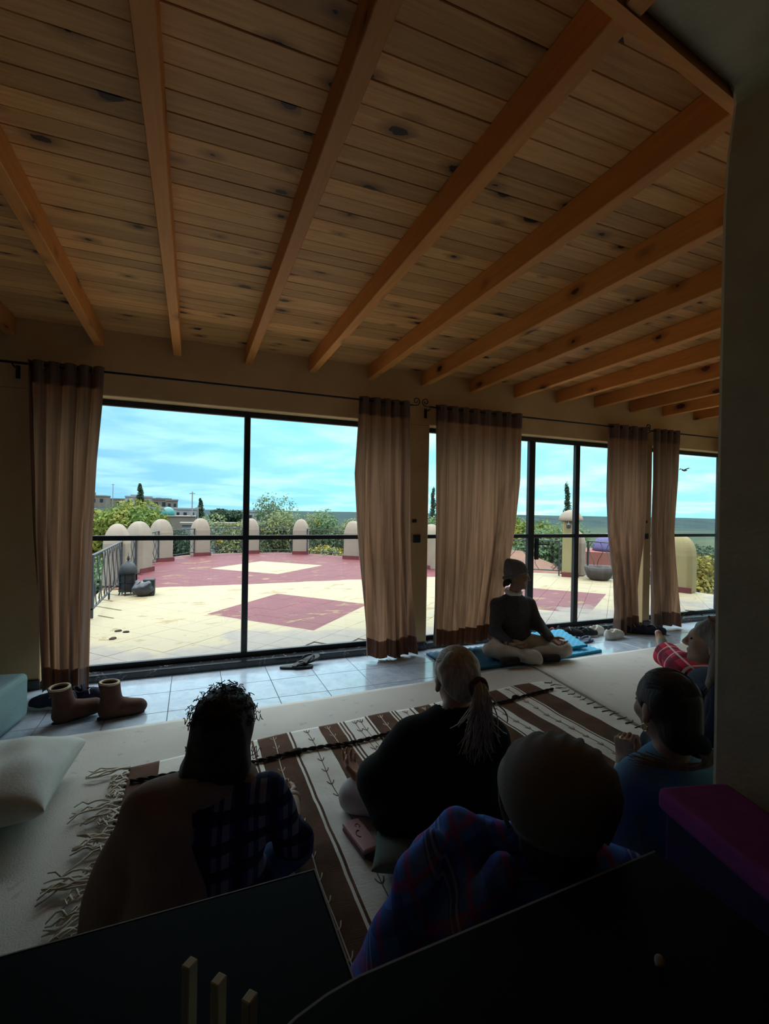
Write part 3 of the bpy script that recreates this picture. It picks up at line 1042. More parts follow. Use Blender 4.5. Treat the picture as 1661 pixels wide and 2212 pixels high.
railing((-1.10, 6.55), (-1.10, 9.08), 'near iron railing with wavy bars left of the black lantern', 13)
railing((-1.16, 4.3), (-1.16, 6.45), 'railing section hidden mostly by the left curtain, nearest the house', 11)
for (pa, pb), lab in zip(((0, 1), (1, 2), (2, 3), (3, 4), (4, 5), (5, 6), (6, 7)),
                         ('short railing between the lantern post and its neighbour', 'railing between the second and third parapet posts', 'railing panel with dark tree behind, left of the fourth post',
                          'railing panel just left of the vertical window bar', 'railing panel just right of the vertical window bar', 'railing panel in front of the bright yellow blossoms', 'railing hidden behind the gathered curtain and yellow pillar')):
    A, B = Vector(POSTS[pa][0]), Vector(POSTS[pb][0])
    u = (B - A).normalized()
    railing(A + u * 0.25, B - u * 0.25, lab, 8, 'zig', legs=False)
railing((5.45, 9.85), (7.36, 8.15), 'railing left of the tall lamp pillar, in front of the terracotta roof', 9)
railing((7.98, 8.00), (8.10, 6.25), 'railing with scrolls beside the dark bowl, in front of the purple dome', 8)

# --- lantern, wrapped pot, bowl
MT['lantern'] = M('blackened_metal', (0.009, 0.010, 0.012), (0.018, 0.018, 0.021), 0.5, 12, 60, 0.2, 0.4, 0.3)
t = thing('lantern', 'black metal floor lantern with onion dome on the terrace', 'lantern', (-0.90, 8.18, TZ), 0.3)
for k in range(6):
    a = k * math.pi / 3
    MB().tube([(0.105 * math.cos(a), 0.105 * math.sin(a), 0.06), (0.125 * math.cos(a), 0.125 * math.sin(a), 0.0)], 0.01, 5).build('foot', MT['lantern'], t)
    a2 = a + math.pi / 6
    mm = Matrix.Rotation(a2, 4, 'Z')
    pb = MB()
    for px in (-0.058, 0.046):
        pb.box((0.098, px, 0.08), (0.112, px + 0.012, 0.32), mm)
    for z in (0.08, 0.19, 0.308):
        pb.box((0.098, -0.058, z), (0.112, 0.058, z + 0.012), mm)
    pb.box((0.094, -0.056, 0.08), (0.099, 0.056, 0.32), mm)
    pb.build('panel', MT['lantern'], t)
MB().lathe([(0.13, 0.05), (0.13, 0.08), (0.11, 0.08)], 6).build('base', MT['lantern'], t)
MB().lathe([(0.125, 0.32), (0.13, 0.335), (0.125, 0.37), (0.112, 0.42), (0.085, 0.465), (0.045, 0.495), (0.015, 0.51), (0.012, 0.53), (0.028, 0.542), (0.012, 0.556), (0.018, 0.57), (0.006, 0.585), (0.004, 0.64)], 18).build('dome', MT['lantern'], t, smooth=True)
MT['bag'] = M('black_plastic_sheet', (0.009, 0.009, 0.012), (0.015, 0.016, 0.020), 0.3, 9, spec=0.5)
t = thing('plant_pot', 'square pot wrapped in black plastic beside the lantern', 'pot', (-0.66, 8.02, TZ))
MB().prism([(-0.02, -0.06), (0.14, -0.06), (0.14, 0.12), (-0.02, 0.12)], 0.0, 0.25).build('pot', MT['lantern'], t, bevel=0.015)
s = SDF(0.05).ell((-0.02, -0.03, 0.11), (0.15, 0.12, 0.125)).cone((-0.1, -0.02, 0.2), (-0.03, -0.04, 0.1), 0.03, 0.06).cone((0.07, -0.08, 0.19), (0.02, -0.04, 0.1), 0.03, 0.06)
s.disp = wrinkle(0.008, 55, 4)
s.cut_plane((0, 0, 0.001), (0, 0, -1))
sdf_obj('plastic_bag', s, 0.009, MT['bag'], t)
MT['bowl'] = M('dark_stone_bowl', (0.036, 0.030, 0.030), (0.060, 0.051, 0.048), 0.7, 8, 40, 0.2)
t = thing('stone_bowl', 'dark stone bowl on the terrace in front of the scrolled railing', 'bowl', (7.72, 7.42, TZ))
MB().lathe([(0.16, 0.0), (0.22, 0.05), (0.265, 0.16), (0.285, 0.265), (0.262, 0.268), (0.24, 0.20), (0.10, 0.16)], 24).build('bowl', MT['bowl'], t, smooth=True)
MB().lathe([(0.05, 0.16), (0.235, 0.185), (0.24, 0.20)], 20).build('soil', MT['grout'], t)

MT['dung'] = M('dry_leaf_litter', (0.021, 0.016, 0.012), (0.036, 0.030, 0.021), 0.9, 30)
for (x, y), lab in (((-0.64, 5.72), 'small dark clump of leaves on the terrace, the right-hand one'), ((-0.72, 5.80), 'small dark clump of leaves on the terrace, close beside the right-hand one'), ((-0.73, 5.48), 'small dark clump of leaves on the terrace, nearest the window')):
    s = SDF(0.01)
    for q in range(4):
        s.ell((RNG.uniform(-.02, .02), RNG.uniform(-.02, .02), 0.006), (RNG.uniform(.012, .028), RNG.uniform(.01, .02), RNG.uniform(.006, .014)))
    tag(sdf_obj('leaf_clump', s, 0.004, MT['dung'], None, (x, y, TZ + 0.001)), lab, 'leaves', 'leaf clumps on the terrace')

# ================================================================== landscape beyond
def ground_mat():
    m, nt = new_mat('scrubland')
    P = coords(nt, 'World')
    a = noise(nt, P, 0.12, 6, 0.6)
    col = mixc(nt, mrange(nt, a, 0.38, 0.62), (0.034, 0.053, 0.031), (0.053, 0.063, 0.036))
    b = noise(nt, nd(nt, 'ShaderNodeMapping', {'Vector': P, 'Scale': (0.6, 1.6, 1)}).outputs[0], 0.05, 4)
    col = mixc(nt, mrange(nt, b, 0.56, 0.66, 0, 0.8), col, (0.100, 0.086, 0.060))
    c = noise(nt, P, 0.9, 4)
    col = mixc(nt, mrange(nt, c, 0.5, 0.7, 0, 0.6), col, (0.014, 0.024, 0.013))
    # aerial haze painted into the ground colour, bluer with distance
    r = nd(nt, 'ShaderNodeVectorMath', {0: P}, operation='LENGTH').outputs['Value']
    haze_tint = mixc(nt, mrange(nt, noise(nt, P, 0.06, 6, 0.65), 0.4, 0.6), (0.014, 0.028, 0.030), (0.026, 0.044, 0.043))
    col = mixc(nt, mrange(nt, r, 110, 210), col, haze_tint)
    finish(nt, col, 0.95, 0.05)
    return m


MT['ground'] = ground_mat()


def land_h(x, y):
    r = math.hypot(x, y)
    az = math.degrees(math.atan2(x, y))           # 0 = straight out from the window wall, + = right
    left = np.interp(az, [-40, -14, -6, 2, 12], [1, 1, 0.7, 0.15, 0])
    right = np.interp(az, [12, 26, 36, 50, 70, 110], [0.2, 1, 0.95, 0.72, 0.4, 0.1])
    base = np.interp(r, [0, 60, 110, 400, 3000], [-3.6, -3.6, -3.9, -5.0, -12])
    hl = np.interp(r, [0, 90, 210, 300, 600], [0, 0, 5.0, 7.0, 3.0]) * left
    hr = np.interp(r, [0, 60, 180, 340, 460, 900], [0, 0.0, 1.6, 5.4, 3.5, 0]) * right
    w = 0.5 * math.sin(x * 0.021 + 1) + 0.4 * math.sin(y * 0.033) + 0.35 * math.sin((x + y) * 0.06)
    return float(base + hl + hr + w * np.interp(r, [0, 60, 300], [0, 0.1, 0.8]))


V, Fq = [], []
rs = [14, 20, 28, 38, 50, 65, 85, 110, 140, 175, 215, 260, 310, 370, 440, 540, 700, 1000, 1600, 3000]
azs = np.linspace(-110, 130, 121)
for r in rs:
    for a in azs:
        x, y = r * math.sin(RAD(a)), r * math.cos(RAD(a))
        V.append((x, y, land_h(x, y)))
na = len(azs)
for i in range(len(rs) - 1):
    for j in range(na - 1):
        Fq.append((i * na + j, i * na + j + 1, (i + 1) * na + j + 1, (i + 1) * na + j))
c0 = len(V)
V.append((0, 0, -3.6))
for j in range(na - 1):
    Fq.append((c0, j + 1, j))
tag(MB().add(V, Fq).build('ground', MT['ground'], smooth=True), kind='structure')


def leaf_mat(name, c1, c2, sc=1.2, tr=0.3):
    m, nt = new_mat(name)
    P = coords(nt)
    col = mixc(nt, mrange(nt, noise(nt, P, sc, 4), 0.36, 0.64), c1, c2)
    finish(nt, col, 0.7, 0.2, trans=(tr, mixc(nt, 0.5, col, c2)))
    return m


MT['leaf_yellow'] = leaf_mat('yellow_green_leaves', (0.216, 0.191, 0.028), (0.070, 0.127, 0.023))
MT['leaf_green'] = leaf_mat('mid_green_leaves', (0.083, 0.138, 0.049), (0.116, 0.172, 0.083))
MT['leaf_dark'] = leaf_mat('dark_green_leaves', (0.022, 0.043, 0.022), (0.038, 0.064, 0.034))
MT['leaf_olive'] = leaf_mat('olive_leaves', (0.210, 0.210, 0.071), (0.134, 0.173, 0.090))
MT['leaf_gold'] = leaf_mat('golden_leaves', (0.221, 0.162, 0.017), (0.128, 0.119, 0.030), 2.0)
MT['blossom'] = M('yellow_blossom', (0.240, 0.179, 0.006), (0.215, 0.144, 0.006), 0.7, 3)
MT['bark'] = M('grey_bark', (0.048, 0.039, 0.033), (0.030, 0.025, 0.021), 0.95, 4, 30, 0.4)
MT['twig'] = M('pale_twig', (0.145, 0.128, 0.128), None, 0.9)


def leaves(mb, rg, c, rad, n, size, shell=0.5, up=0.25):
    for _ in range(n):
        while True:
            d = Vector((rg.uniform(-1, 1), rg.uniform(-1, 1), rg.uniform(-1, 1)))
            if 0.05 < d.length < 1:
                break
        d = d.normalized() * (shell + (1 - shell) * rg.random())
        p = Vector((c[0] + d.x * rad[0], c[1] + d.y * rad[1], c[2] + d.z * rad[2]))
        nrm = (d + Vector((rg.gauss(0, .5), rg.gauss(0, .5), rg.gauss(up, .5)))).normalized()
        t1 = nrm.orthogonal().normalized()
        t1 = Matrix.Rotation(rg.uniform(0, 6.28), 3, nrm) @ t1
        t2 = nrm.cross(t1)
        s = size * rg.uniform(0.6, 1.3)
        mb.add([p - t1 * s, p + t2 * s * 0.45, p + t1 * s, p - t2 * s * 0.45], [(0, 1, 2, 3)])


def tree(name, label, cat, base, crown, rad, mat, n, size, seed, lumps=6, trunk=0.12, group=None, blossoms=0, stems=1, twigs=0):
    """crown centre and radii in world metres; trunk rises from the ground"""
    rg = random.Random(seed)
    gx, gy = crown[0], crown[1]
    gz = base if base is not None else land_h(gx, gy) - 0.05
    t = thing(name, label, cat, (gx, gy, gz), 0, group)
    cz = crown[2] - gz
    mb = MB()
    cl = []
    for k in range(lumps):
        a = rg.uniform(0, 6.28)
        e = rg.uniform(-0.6, 0.75)
        q = math.sqrt(1 - min(e * e, 0.9))
        c = (rad[0] * 0.55 * q * math.cos(a), rad[1] * 0.55 * q * math.sin(a), cz + rad[2] * 0.6 * e)
        f = rg.uniform(0.42, 0.62)
        cl.append(c)
        leaves(mb, rg, c, (rad[0] * f, rad[1] * f, rad[2] * f), int(1.9 * n) // lumps, size * 1.12)
    mb.build('foliage', MT[mat], t, fix=False)
    for s in range(stems):
        ox, oy = (rg.uniform(-.3, .3) * rad[0], rg.uniform(-.3, .3) * rad[1]) if stems > 1 else (0, 0)
        tb = MB().tube([(ox * .3, oy * .3, 0), (ox * .5 + rg.uniform(-.1, .1), oy * .5, cz * 0.5), (ox, oy, cz), (ox * 1.2, oy * 1.2, cz + rad[2] * 0.5)], [trunk, trunk * .8, trunk * .5, trunk * .15], 7)
        for c in cl[:4]:
            tb.tube([(ox * .7, oy * .7, cz * 0.72), ((ox + c[0]) / 2, (oy + c[1]) / 2, (cz * 0.8 + c[2]) / 2), c], [trunk * .4, trunk * .25, trunk * .1], 5)
        tb.build('trunk' if stems == 1 else 'stem', MT['bark'], t)
    if twigs:
        tw = MB()
        for _ in range(twigs):
            a = rg.uniform(0, 6.28)
            x0, y0 = rg.uniform(-.5, .5) * rad[0], rg.uniform(-.5, .5) * rad[1]
            zz = cz - rad[2] * rg.uniform(0.5, 1.2)
            h = rg.uniform(0.5, 1.1) * rad[2]
            tw.tube([(x0, y0, zz), (x0 + .3 * math.cos(a), y0 + .3 * math.sin(a), zz + h * .5), (x0 + .5 * math.cos(a) + rg.uniform(-.2, .2), y0 + .5 * math.sin(a), zz + h)], [0.014, 0.01, 0.004], 4)
        tw.build('twigs', MT['twig'], t)
    if blossoms:
        bm_ = MB()
        for _ in range(max(3, blossoms // 25)):
            c = cl[rg.randrange(len(cl))]
            q = (c[0] + rg.uniform(-.4, .4) * rad[0], c[1] + rg.uniform(-.4, .4) * rad[1], c[2] + rg.uniform(-.3, .5) * rad[2])
            leaves(bm_, rg, q, (0.16, 0.16, 0.14), 25, 0.045, 0.1)
        bm_.build('blossoms', MT['blossom'], t, fix=False)
    return t


G_S = 'shrubs beyond the terrace railing'
tree('yellow_green_tree', 'broad yellow-green tree behind the leftmost parapet posts', 'tree', None, (-2.45, 19.4, 0.25), (2.1, 1.7, 1.3), 'leaf_yellow', 9000, 0.075, 11, 9, 0.14)
tree('dark_shrub', 'dark green shrub below the near left railing', 'shrub', None, (-2.7, 15.0, -0.6), (1.1, 1.1, 1.0), 'leaf_green', 2500, 0.07, 12, 5, 0.07, G_S)
tree('leafy_shrub', 'dark leafy shrub behind the railing left of the fourth parapet post', 'shrub', None, (-0.35, 17.2, -0.1), (0.95, 0.9, 0.9), 'leaf_dark', 2600, 0.06, 13, 5, 0.06, G_S)
tree('flowering_shrub', 'olive shrub with yellow flowers just left of the vertical window bar', 'shrub', None, (1.15, 18.3, 0.0), (1.1, 0.9, 1.15), 'leaf_olive', 2800, 0.055, 14, 6, 0.05, G_S, 200, 3, 30)
tree('flowering_shrub', 'olive shrub dotted with yellow flowers just right of the vertical window bar', 'shrub', None, (2.75, 18.4, 0.25), (1.2, 0.9, 1.3), 'leaf_olive', 3000, 0.055, 15, 6, 0.05, G_S, 350, 3, 40)
tree('flowering_shrub', 'twiggy shrub behind the parapet post in the middle of the right panes', 'shrub', None, (4.0, 18.2, 0.25), (1.1, 0.9, 1.25), 'leaf_olive', 1900, 0.05, 16, 6, 0.05, G_S, 120, 3, 90)
tree('flowering_shrub', 'bare twiggy shrub right of the middle post, thin green tips', 'shrub', None, (5.05, 17.4, 0.3), (1.1, 0.9, 1.2), 'leaf_green', 1500, 0.05, 17, 6, 0.05, G_S, 60, 3, 110)
tree('flowering_shrub', 'shrub next to the gathered curtain edge behind the last visible post', 'shrub', None, (5.85, 16.5, 0.25), (1.0, 0.9, 1.15), 'leaf_olive', 1700, 0.05, 18, 6, 0.05, G_S, 60, 3, 60)
tree('blossom_shrub', 'low shrub covered in bright yellow blossoms close behind the railing', 'shrub', None, (4.25, 15.2, -0.35), (0.75, 0.5, 0.55), 'leaf_olive', 900, 0.05, 19, 4, 0.04, G_S, 900, 2, 15)
tree('feathery_tree', 'feathery green tree rising highest above the shrubs in the right panes', 'tree', None, (3.75, 24.4, 0.9), (1.2, 1.0, 1.55), 'leaf_green', 800, 0.07, 20, 8, 0.08, None, 0, 1, 25)
tree('leafy_tree', 'pale green tree in the slit left of the widest curtain', 'tree', None, (10.4, 19.6, -0.3), (1.3, 1.2, 1.5), 'leaf_green', 2200, 0.08, 21, 6, 0.1)
tree('olive_tree', 'yellowish tree left of the tall lamp pillar, above the railing', 'tree', None, (13.1, 16.6, 0.05), (1.5, 1.2, 1.35), 'leaf_yellow', 3200, 0.075, 22, 6, 0.1, 'trees seen through the glazed door')
tree('leafy_tree', 'mid green tree just left of the lamp pillar', 'tree', None, (12.5, 14.2, -0.35), (1.5, 1.2, 1.45), 'leaf_green', 3600, 0.075, 23, 6, 0.1, 'trees seen through the glazed door')
tree('leafy_tree', 'deep green tree low behind the terracotta roof', 'tree', None, (12.1, 12.6, -1.2), (1.1, 1.0, 1.2), 'leaf_dark', 2400, 0.07, 24, 5, 0.1, 'trees seen through the glazed door')
tree('golden_tree', 'golden leafed tree beyond the yellow post in the rightmost window', 'tree', None, (12.2, 8.3, -0.75), (1.3, 1.2, 1.1), 'leaf_gold', 3600, 0.06, 25, 6, 0.09)
tree('leafy_tree', 'grey green tree behind the golden one in the rightmost window', 'tree', None, (19.6, 13.6, -1.0), (2.2, 2.0, 1.8), 'leaf_dark', 3200, 0.1, 26, 6, 0.12)
tree('leafy_tree', 'round dark tree far off right of the far cypress', 'tree', None, (7.6, 125.0, -1.2), (4.6, 4.0, 2.9), 'leaf_dark', 2200, 0.4, 27, 6, 0.2)


def cypress(label, x, y, ztop, r, seed, lean=0.0):
    rg = random.Random(seed)
    gz = land_h(x, y) - 0.05
    t = thing('cypress', label, 'tree', (x, y, gz), 0, 'slim cypresses')
    hgt = ztop - gz
    mb = MB()
    for k in range(16):
        f = k / 15
        zc = hgt * (0.12 + 0.82 * f)
        rr = r * (0.55 + 0.6 * math.sin(math.pi * min(1, f * 0.9 + 0.12))) * rg.uniform(0.75, 1.15) * (1 - 0.35 * f)
        leaves(mb, rg, (lean * f + rg.uniform(-.15, .15) * r, rg.uniform(-.15, .15) * r, zc), (rr, rr, hgt * 0.07), 260, r * 0.16, 0.3)
    mb.build('foliage', MT['leaf_dark'], t, fix=False)
    MB().tube([(0, 0, 0), (lean * .5, 0, hgt * 0.5), (lean, 0, hgt * 0.9)], [r * .2, r * .14, r * .04], 6).build('trunk', MT['bark'], t)


cypress('far slim cypress standing by the white houses at left', -9.2, 100.5, 5.6, 1.05, 31)
cypress('far cypress right of the turquoise dome', 1.45, 107.0, 3.2, 1.0, 32)
cypress('tall ragged cypress behind the lamp pillar, seen through the door', 21.7, 23.6, 3.25, 0.42, 33, 0.15)
cypress('thin cypress in the slit left of the widest curtain', 21.0, 40.1, 3.6, 0.5, 34)

# --- houses far off
MT['white_wall'] = M('whitewashed_wall', (0.197, 0.197, 0.197), (0.173, 0.173, 0.177), 0.9, 0.8)
MT['tan_wall'] = M('tan_wall', (0.126, 0.102, 0.081), (0.108, 0.090, 0.075), 0.9, 0.8)
MT['dark_pane'] = M('dark_window', (0.009, 0.010, 0.014), None, 0.3, spec=0.5)


def house(label, x, y, w, d, zt, mat, nwin, seed, tower=0.0):
    gz = land_h(x, y) - 0.4
    h = zt - gz
    t = thing('house', label, 'building', (x, y, gz), RNG.uniform(-.25, .25), 'flat roofed houses on the horizon')
    MB().box((-w / 2, -d / 2, 0), (w / 2, d / 2, h)).build('wall', MT[mat], t)
    p = MB()
    for a, b in (((-w / 2 - .15, -d / 2 - .15), (w / 2 + .15, -d / 2 + .1)), ((-w / 2 - .15, d / 2 - .1), (w / 2 + .15, d / 2 + .15)), ((-w / 2 - .15, -d / 2 + .1), (-w / 2 + .1, d / 2 - .1)), ((w / 2 - .1, -d / 2 + .1), (w / 2 + .15, d / 2 - .1))):
        p.box((*a, h - 0.1), (*b, h + 0.45))
    p.build('parapet', MT[mat], t)
    if tower:
        MB().box((-w * .32, -d * .3, h), (-w * .05, d * .1, h + tower)).build('stair_tower', MT[mat], t)
    for k in range(nwin):
        wx = -w / 2 + w * (k + 0.5) / nwin
        ws = min(1.1, w / nwin * 0.45)
        MB().box((wx - ws / 2, -d / 2 - 0.06, h - 2.3), (wx + ws / 2, -d / 2 + 0.1, h - 0.9)).build('window', MT['dark_pane'], t)
    return t


house('tan house at the far left edge of the view, beside the curtain', -35.5, 218, 8, 7, 4.9, 'tan_wall', 3, 1, 1.6)
house('long tan house on the rise above the yellow-green tree', -27.0, 245, 20, 8, 4.2, 'tan_wall', 6, 2)
house('white house with dark windows just left of the far slim cypress', -17.6, 188, 8, 6, 4.4, 'white_wall', 3, 3, 0.9)
house('tan house just right of the far slim cypress', -10.2, 186, 5, 6, 3.8, 'tan_wall', 2, 4, 0.6)
house('low white house above the turquoise dome, left one', -8.6, 154, 7.5, 5, 0.75, 'white_wall', 3, 5)
house('low white house right of the turquoise dome', -3.2, 163, 8.5, 5, 0.55, 'white_wall', 4, 6)
house('small tan tower house between the two low white houses', -6.6, 175, 3.4, 4, 3.3, 'tan_wall', 2, 7)
house('tiny white house beside the round dark tree', 14.9, 134, 4.5, 4, 0.35, 'white_wall', 2, 8)

# shrine with turquoise dome
MT['turquoise'] = M('turquoise_glaze', (0.009, 0.126, 0.120), (0.006, 0.108, 0.108), 0.35, 2, spec=0.5)
gz = land_h(-2.9, 65.8) - 0.3
t = thing('shrine', 'small shrine with a turquoise dome behind the terrace posts', 'building', (-2.9, 65.8, gz))
MB().box((-2.2, -1.4, 0), (3.2, 1.4, -gz + 0.15)).build('wall', MT['tan_wall'], t)
MB().lathe([(0.83, -gz + 0.15), (0.83, -gz + 0.4), (0.76, -gz + 0.75), (0.58, -gz + 1.05), (0.30, -gz + 1.24), (0.02, -gz + 1.30)], 24).build('dome', MT['turquoise'], t, smooth=True)
MB().box((-2.3, -1.5, -gz + 0.10), (3.3, 1.5, -gz + 0.22)).build('cornice', MT['post'], t)
MB().box((2.6, -1.1, -gz + 0.2), (2.9, -0.8, -gz + 0.75)).build('corner_pinnacle', MT['white_wall'], t)
gz = land_h(0.3, 48) - 0.3
t = thing('outbuilding', 'long low building with a flat tan roof behind the fourth parapet post', 'building', (0.3, 48, gz))
MB().box((-1.2, -1.5, 0), (3.8, 1.5, -gz - 0.32)).build('wall', MT['white_wall'], t)
MB().box((-1.4, -1.7, -gz - 0.32), (4.0, 1.7, -gz - 0.12)).build('roof', MT['tan_wall'], t)

# house with terracotta roof, and domed house, both below the terrace on the right
MT['terracotta'] = M('terracotta_roof_tiles', (0.150, 0.078, 0.051), (0.126, 0.060, 0.042), 0.85, 5, 18, 0.4)
gz = -3.6
t = thing('cottage', 'cottage with a pinkish terracotta hip roof beyond the door railing', 'building', (9.9, 13.6, gz), -0.85)
MB().box((-1.5, -1.2, 0), (1.5, 1.2, 2.95)).build('wall', MT['tan_wall'], t)
MB().add([(-1.8, -1.5, 2.95), (1.8, -1.5, 2.95), (1.8, 1.5, 2.95), (-1.8, 1.5, 2.95), (-0.5, 0, 3.62), (0.5, 0, 3.62)], [(0, 1, 5, 4), (2, 3, 4, 5), (1, 2, 5), (3, 0, 4), (3, 2, 1, 0)]).build('roof', MT['terracotta'], t)
MT['purple'] = M('purple_painted_dome', (0.065, 0.051, 0.138), (0.081, 0.063, 0.150), 0.6, 3)
MT['coral'] = M('coral_paint', (0.197, 0.065, 0.048), None, 0.8)
t = thing('domed_house', 'white house with a purple dome and coral band behind the scrolled railing', 'building', (11.6, 10.4, gz), -0.8)
MB().box((-0.9, -0.8, 0), (0.9, 0.8, 3.45)).build('wall', MT['white_wall'], t)
MB().box((-0.93, -0.83, 3.45), (0.93, 0.83, 3.82)).build('coral_band', MT['coral'], t)
MB().box((-0.98, -0.88, 3.38), (0.98, 0.88, 3.46)).build('cornice', MT['white_wall'], t)
MB().lathe([(0.74, 3.82), (0.74, 3.93), (0.66, 4.12), (0.48, 4.28), (0.24, 4.37), (0.02, 4.40)], 24).build('dome', MT['purple'], t, smooth=True)

# poles
for x, y, zt, lab in ((-0.15, 97, 4.2, 'thin white lamp post left of the far right-hand cypress'), (0.9, 99, 1.5, 'shorter white post beside the thin lamp post'), (-26, 190, 9.0, 'thin utility pole on the rise at far left')):
    gz = land_h(x, y) - 0.1
    t = thing('utility_pole', lab, 'pole', (x, y, gz), 0, 'far poles')
    MB().tube([(0, 0, 0), (0, 0, zt - gz)], 0.12, 6).build('pole', MT['white_wall'], t)
    MB().box((-0.5, -0.06, zt - gz - 0.4), (0.5, 0.06, zt - gz - 0.25)).build('crossarm', MT['white_wall'], t)
# swimming pool down by the shrubs
t = thing('pool', 'green water of a pool glimpsed through the near left railing', 'pool', (-4.3, 24.0, -3.56))
MT['water'] = M('green_pool_water', (0.009, 0.099, 0.065), (0.006, 0.084, 0.060), 0.08, 0.5, spec=0.5)
MT['white_stone'] = M('pale_coping', (0.179, 0.173, 0.162), None, 0.8)
MB().box((-1.3, -2.6, 0.0), (1.3, 2.6, 0.06)).build('water', MT['water'], t)
cp = MB()
for a, b in (((-1.6, -2.9), (1.6, -2.6)), ((-1.6, 2.6), (1.6, 2.9)), ((-1.6, -2.6), (-1.3, 2.6)), ((1.3, -2.6), (1.6, 2.6))):
    cp.box((*a, 0.0), (*b, 0.12))
cp.build('coping', MT['white_stone'], t)
# bird
MT['bird'] = M('brown_feathers', (0.060, 0.030, 0.030), None, 0.8)
t = thing('bird', 'small bird flying high in the rightmost window', 'bird', (11.44, 8.35, 2.43))
s = SDF(0.02).ell((0, 0, 0), (0.07, 0.028, 0.026)).ell((-0.075, 0, 0.012), (0.022, 0.018, 0.018)).cone((0.06, 0, 0), (0.12, 0, 0.005), 0.014, 0.006)
sdf_obj('body', s, 0.006, MT['bird'], t)
for sg in (-1, 1):
    MB().add([(-0.035, 0, 0.015), (0.035, 0, 0.015), (0.05, sg * 0.10, 0.05), (0.03, sg * 0.17, 0.02), (0.0, sg * 0.11, 0.058), (-0.035, 0, 0.008), (0.035, 0, 0.008), (0.05, sg * 0.10, 0.043), (0.03, sg * 0.17, 0.016), (0.0, sg * 0.11, 0.05)],
             [(0, 1, 2, 4), (4, 2, 3), (5, 9, 7, 6), (9, 8, 7), (0, 5, 6, 1), (1, 6, 7, 2), (2, 7, 8, 3), (3, 8, 9, 4), (4, 9, 5, 0)]).build('wing', MT['bird'], t)

# ================================================================== carpets and rugs
def sheet(name, corners, nx, ny, z0, thick, hf, mat, parent=None, loc=(0, 0, 0)):
    """corners: (x0,y0) near-left, near-right, far-right, far-left; a slab of cloth with a gently uneven top"""
    a, b, c, d = [Vector((p[0] - loc[0], p[1] - loc[1], 0)) for p in corners]
    V, Fq = [], []
    for top in (1, 0):
        for j in range(ny + 1):
            for i in range(nx + 1):
                s, q = i / nx, j / ny
                p = (a * (1 - s) + b * s) * (1 - q) + (d * (1 - s) + c * s) * q
                z = z0 - loc[2] + (thick + hf(p.x + loc[0], p.y + loc[1], s, q) if top else 0.0)
                V.append((p.x, p.y, z))
    n1 = (nx + 1) * (ny + 1)
    g = lambda i, j: j * (nx + 1) + i
    for j in range(ny):
        for i in range(nx):
            Fq.append((g(i, j), g(i + 1, j), g(i + 1, j + 1), g(i, j + 1)))
            Fq.append((n1 + g(i, j), n1 + g(i, j + 1), n1 + g(i + 1, j + 1), n1 + g(i + 1, j)))
    for i in range(nx):
        Fq.append((g(i + 1, 0), g(i, 0), n1 + g(i, 0), n1 + g(i + 1, 0)))
        Fq.append((g(i, ny), g(i + 1, ny), n1 + g(i + 1, ny), n1 + g(i, ny)))
    for j in range(ny):
        Fq.append((g(0, j), g(0, j + 1), n1 + g(0, j + 1), n1 + g(0, j)))
        Fq.append((g(nx, j + 1), g(nx, j), n1 + g(nx, j), n1 + g(nx, j + 1)))
    return MB().add(V, Fq).build(name, mat, parent, (0, 0, 0) if parent is not None else loc, smooth=True, fix=False)


def rip(x, y, s, q):
    return 0.0018 * math.sin(9 * y + 1.5 * math.sin(2.3 * x)) + 0.0014 * math.sin(6 * x + 4 * y)


ca = sheet('carpet', [(-1.58, -1.4), (2.58, -1.4), (2.72, 3.275), (-1.58, 3.07)], 90, 100, -0.001, 0.009, rip, MT['carpet'])
for v_ in ca.data.vertices:          # the carpet stops short of the arch wall
    if v_.co.x > 1.27 or v_.co.x < -1.22:
        v_.co.y = max(v_.co.y, 0.871 + 0.1296 * (v_.co.x - 1.318) + 0.02)
tag(ca, 'large plain beige carpet covering the floor under the striped rug', 'carpet')
cb = sheet('carpet', [(2.41, 1.06), (7.6, 1.75), (7.6, 3.40), (2.66, 3.268)], 80, 50, 0.010, 0.008, rip, MT['carpet2'])
tag(cb, 'second beige carpet at the right, its bound edge crossing behind the striped rug', 'carpet')
MB().tube([(2.411 + 0.249 * q, 1.06 + 2.208 * q, 0.0195 + 0.002 * math.sin(30 * q)) for q in np.linspace(0, 1, 40)], 0.006, 6, flat=0.6).build('bound_edge', M('carpet_binding', (0.48, 0.43, 0.37), None, 0.95), cb, smooth=True)

STR = [(-0.285, -0.14), (-0.02, 0.05), (0.335, 0.50), (0.69, 0.81), (1.01, 1.16), (1.33, 1.46), (1.62, 1.75), (1.895, 2.02), (2.18, 2.34)]
RX0, RX1 = -0.30, 2.50


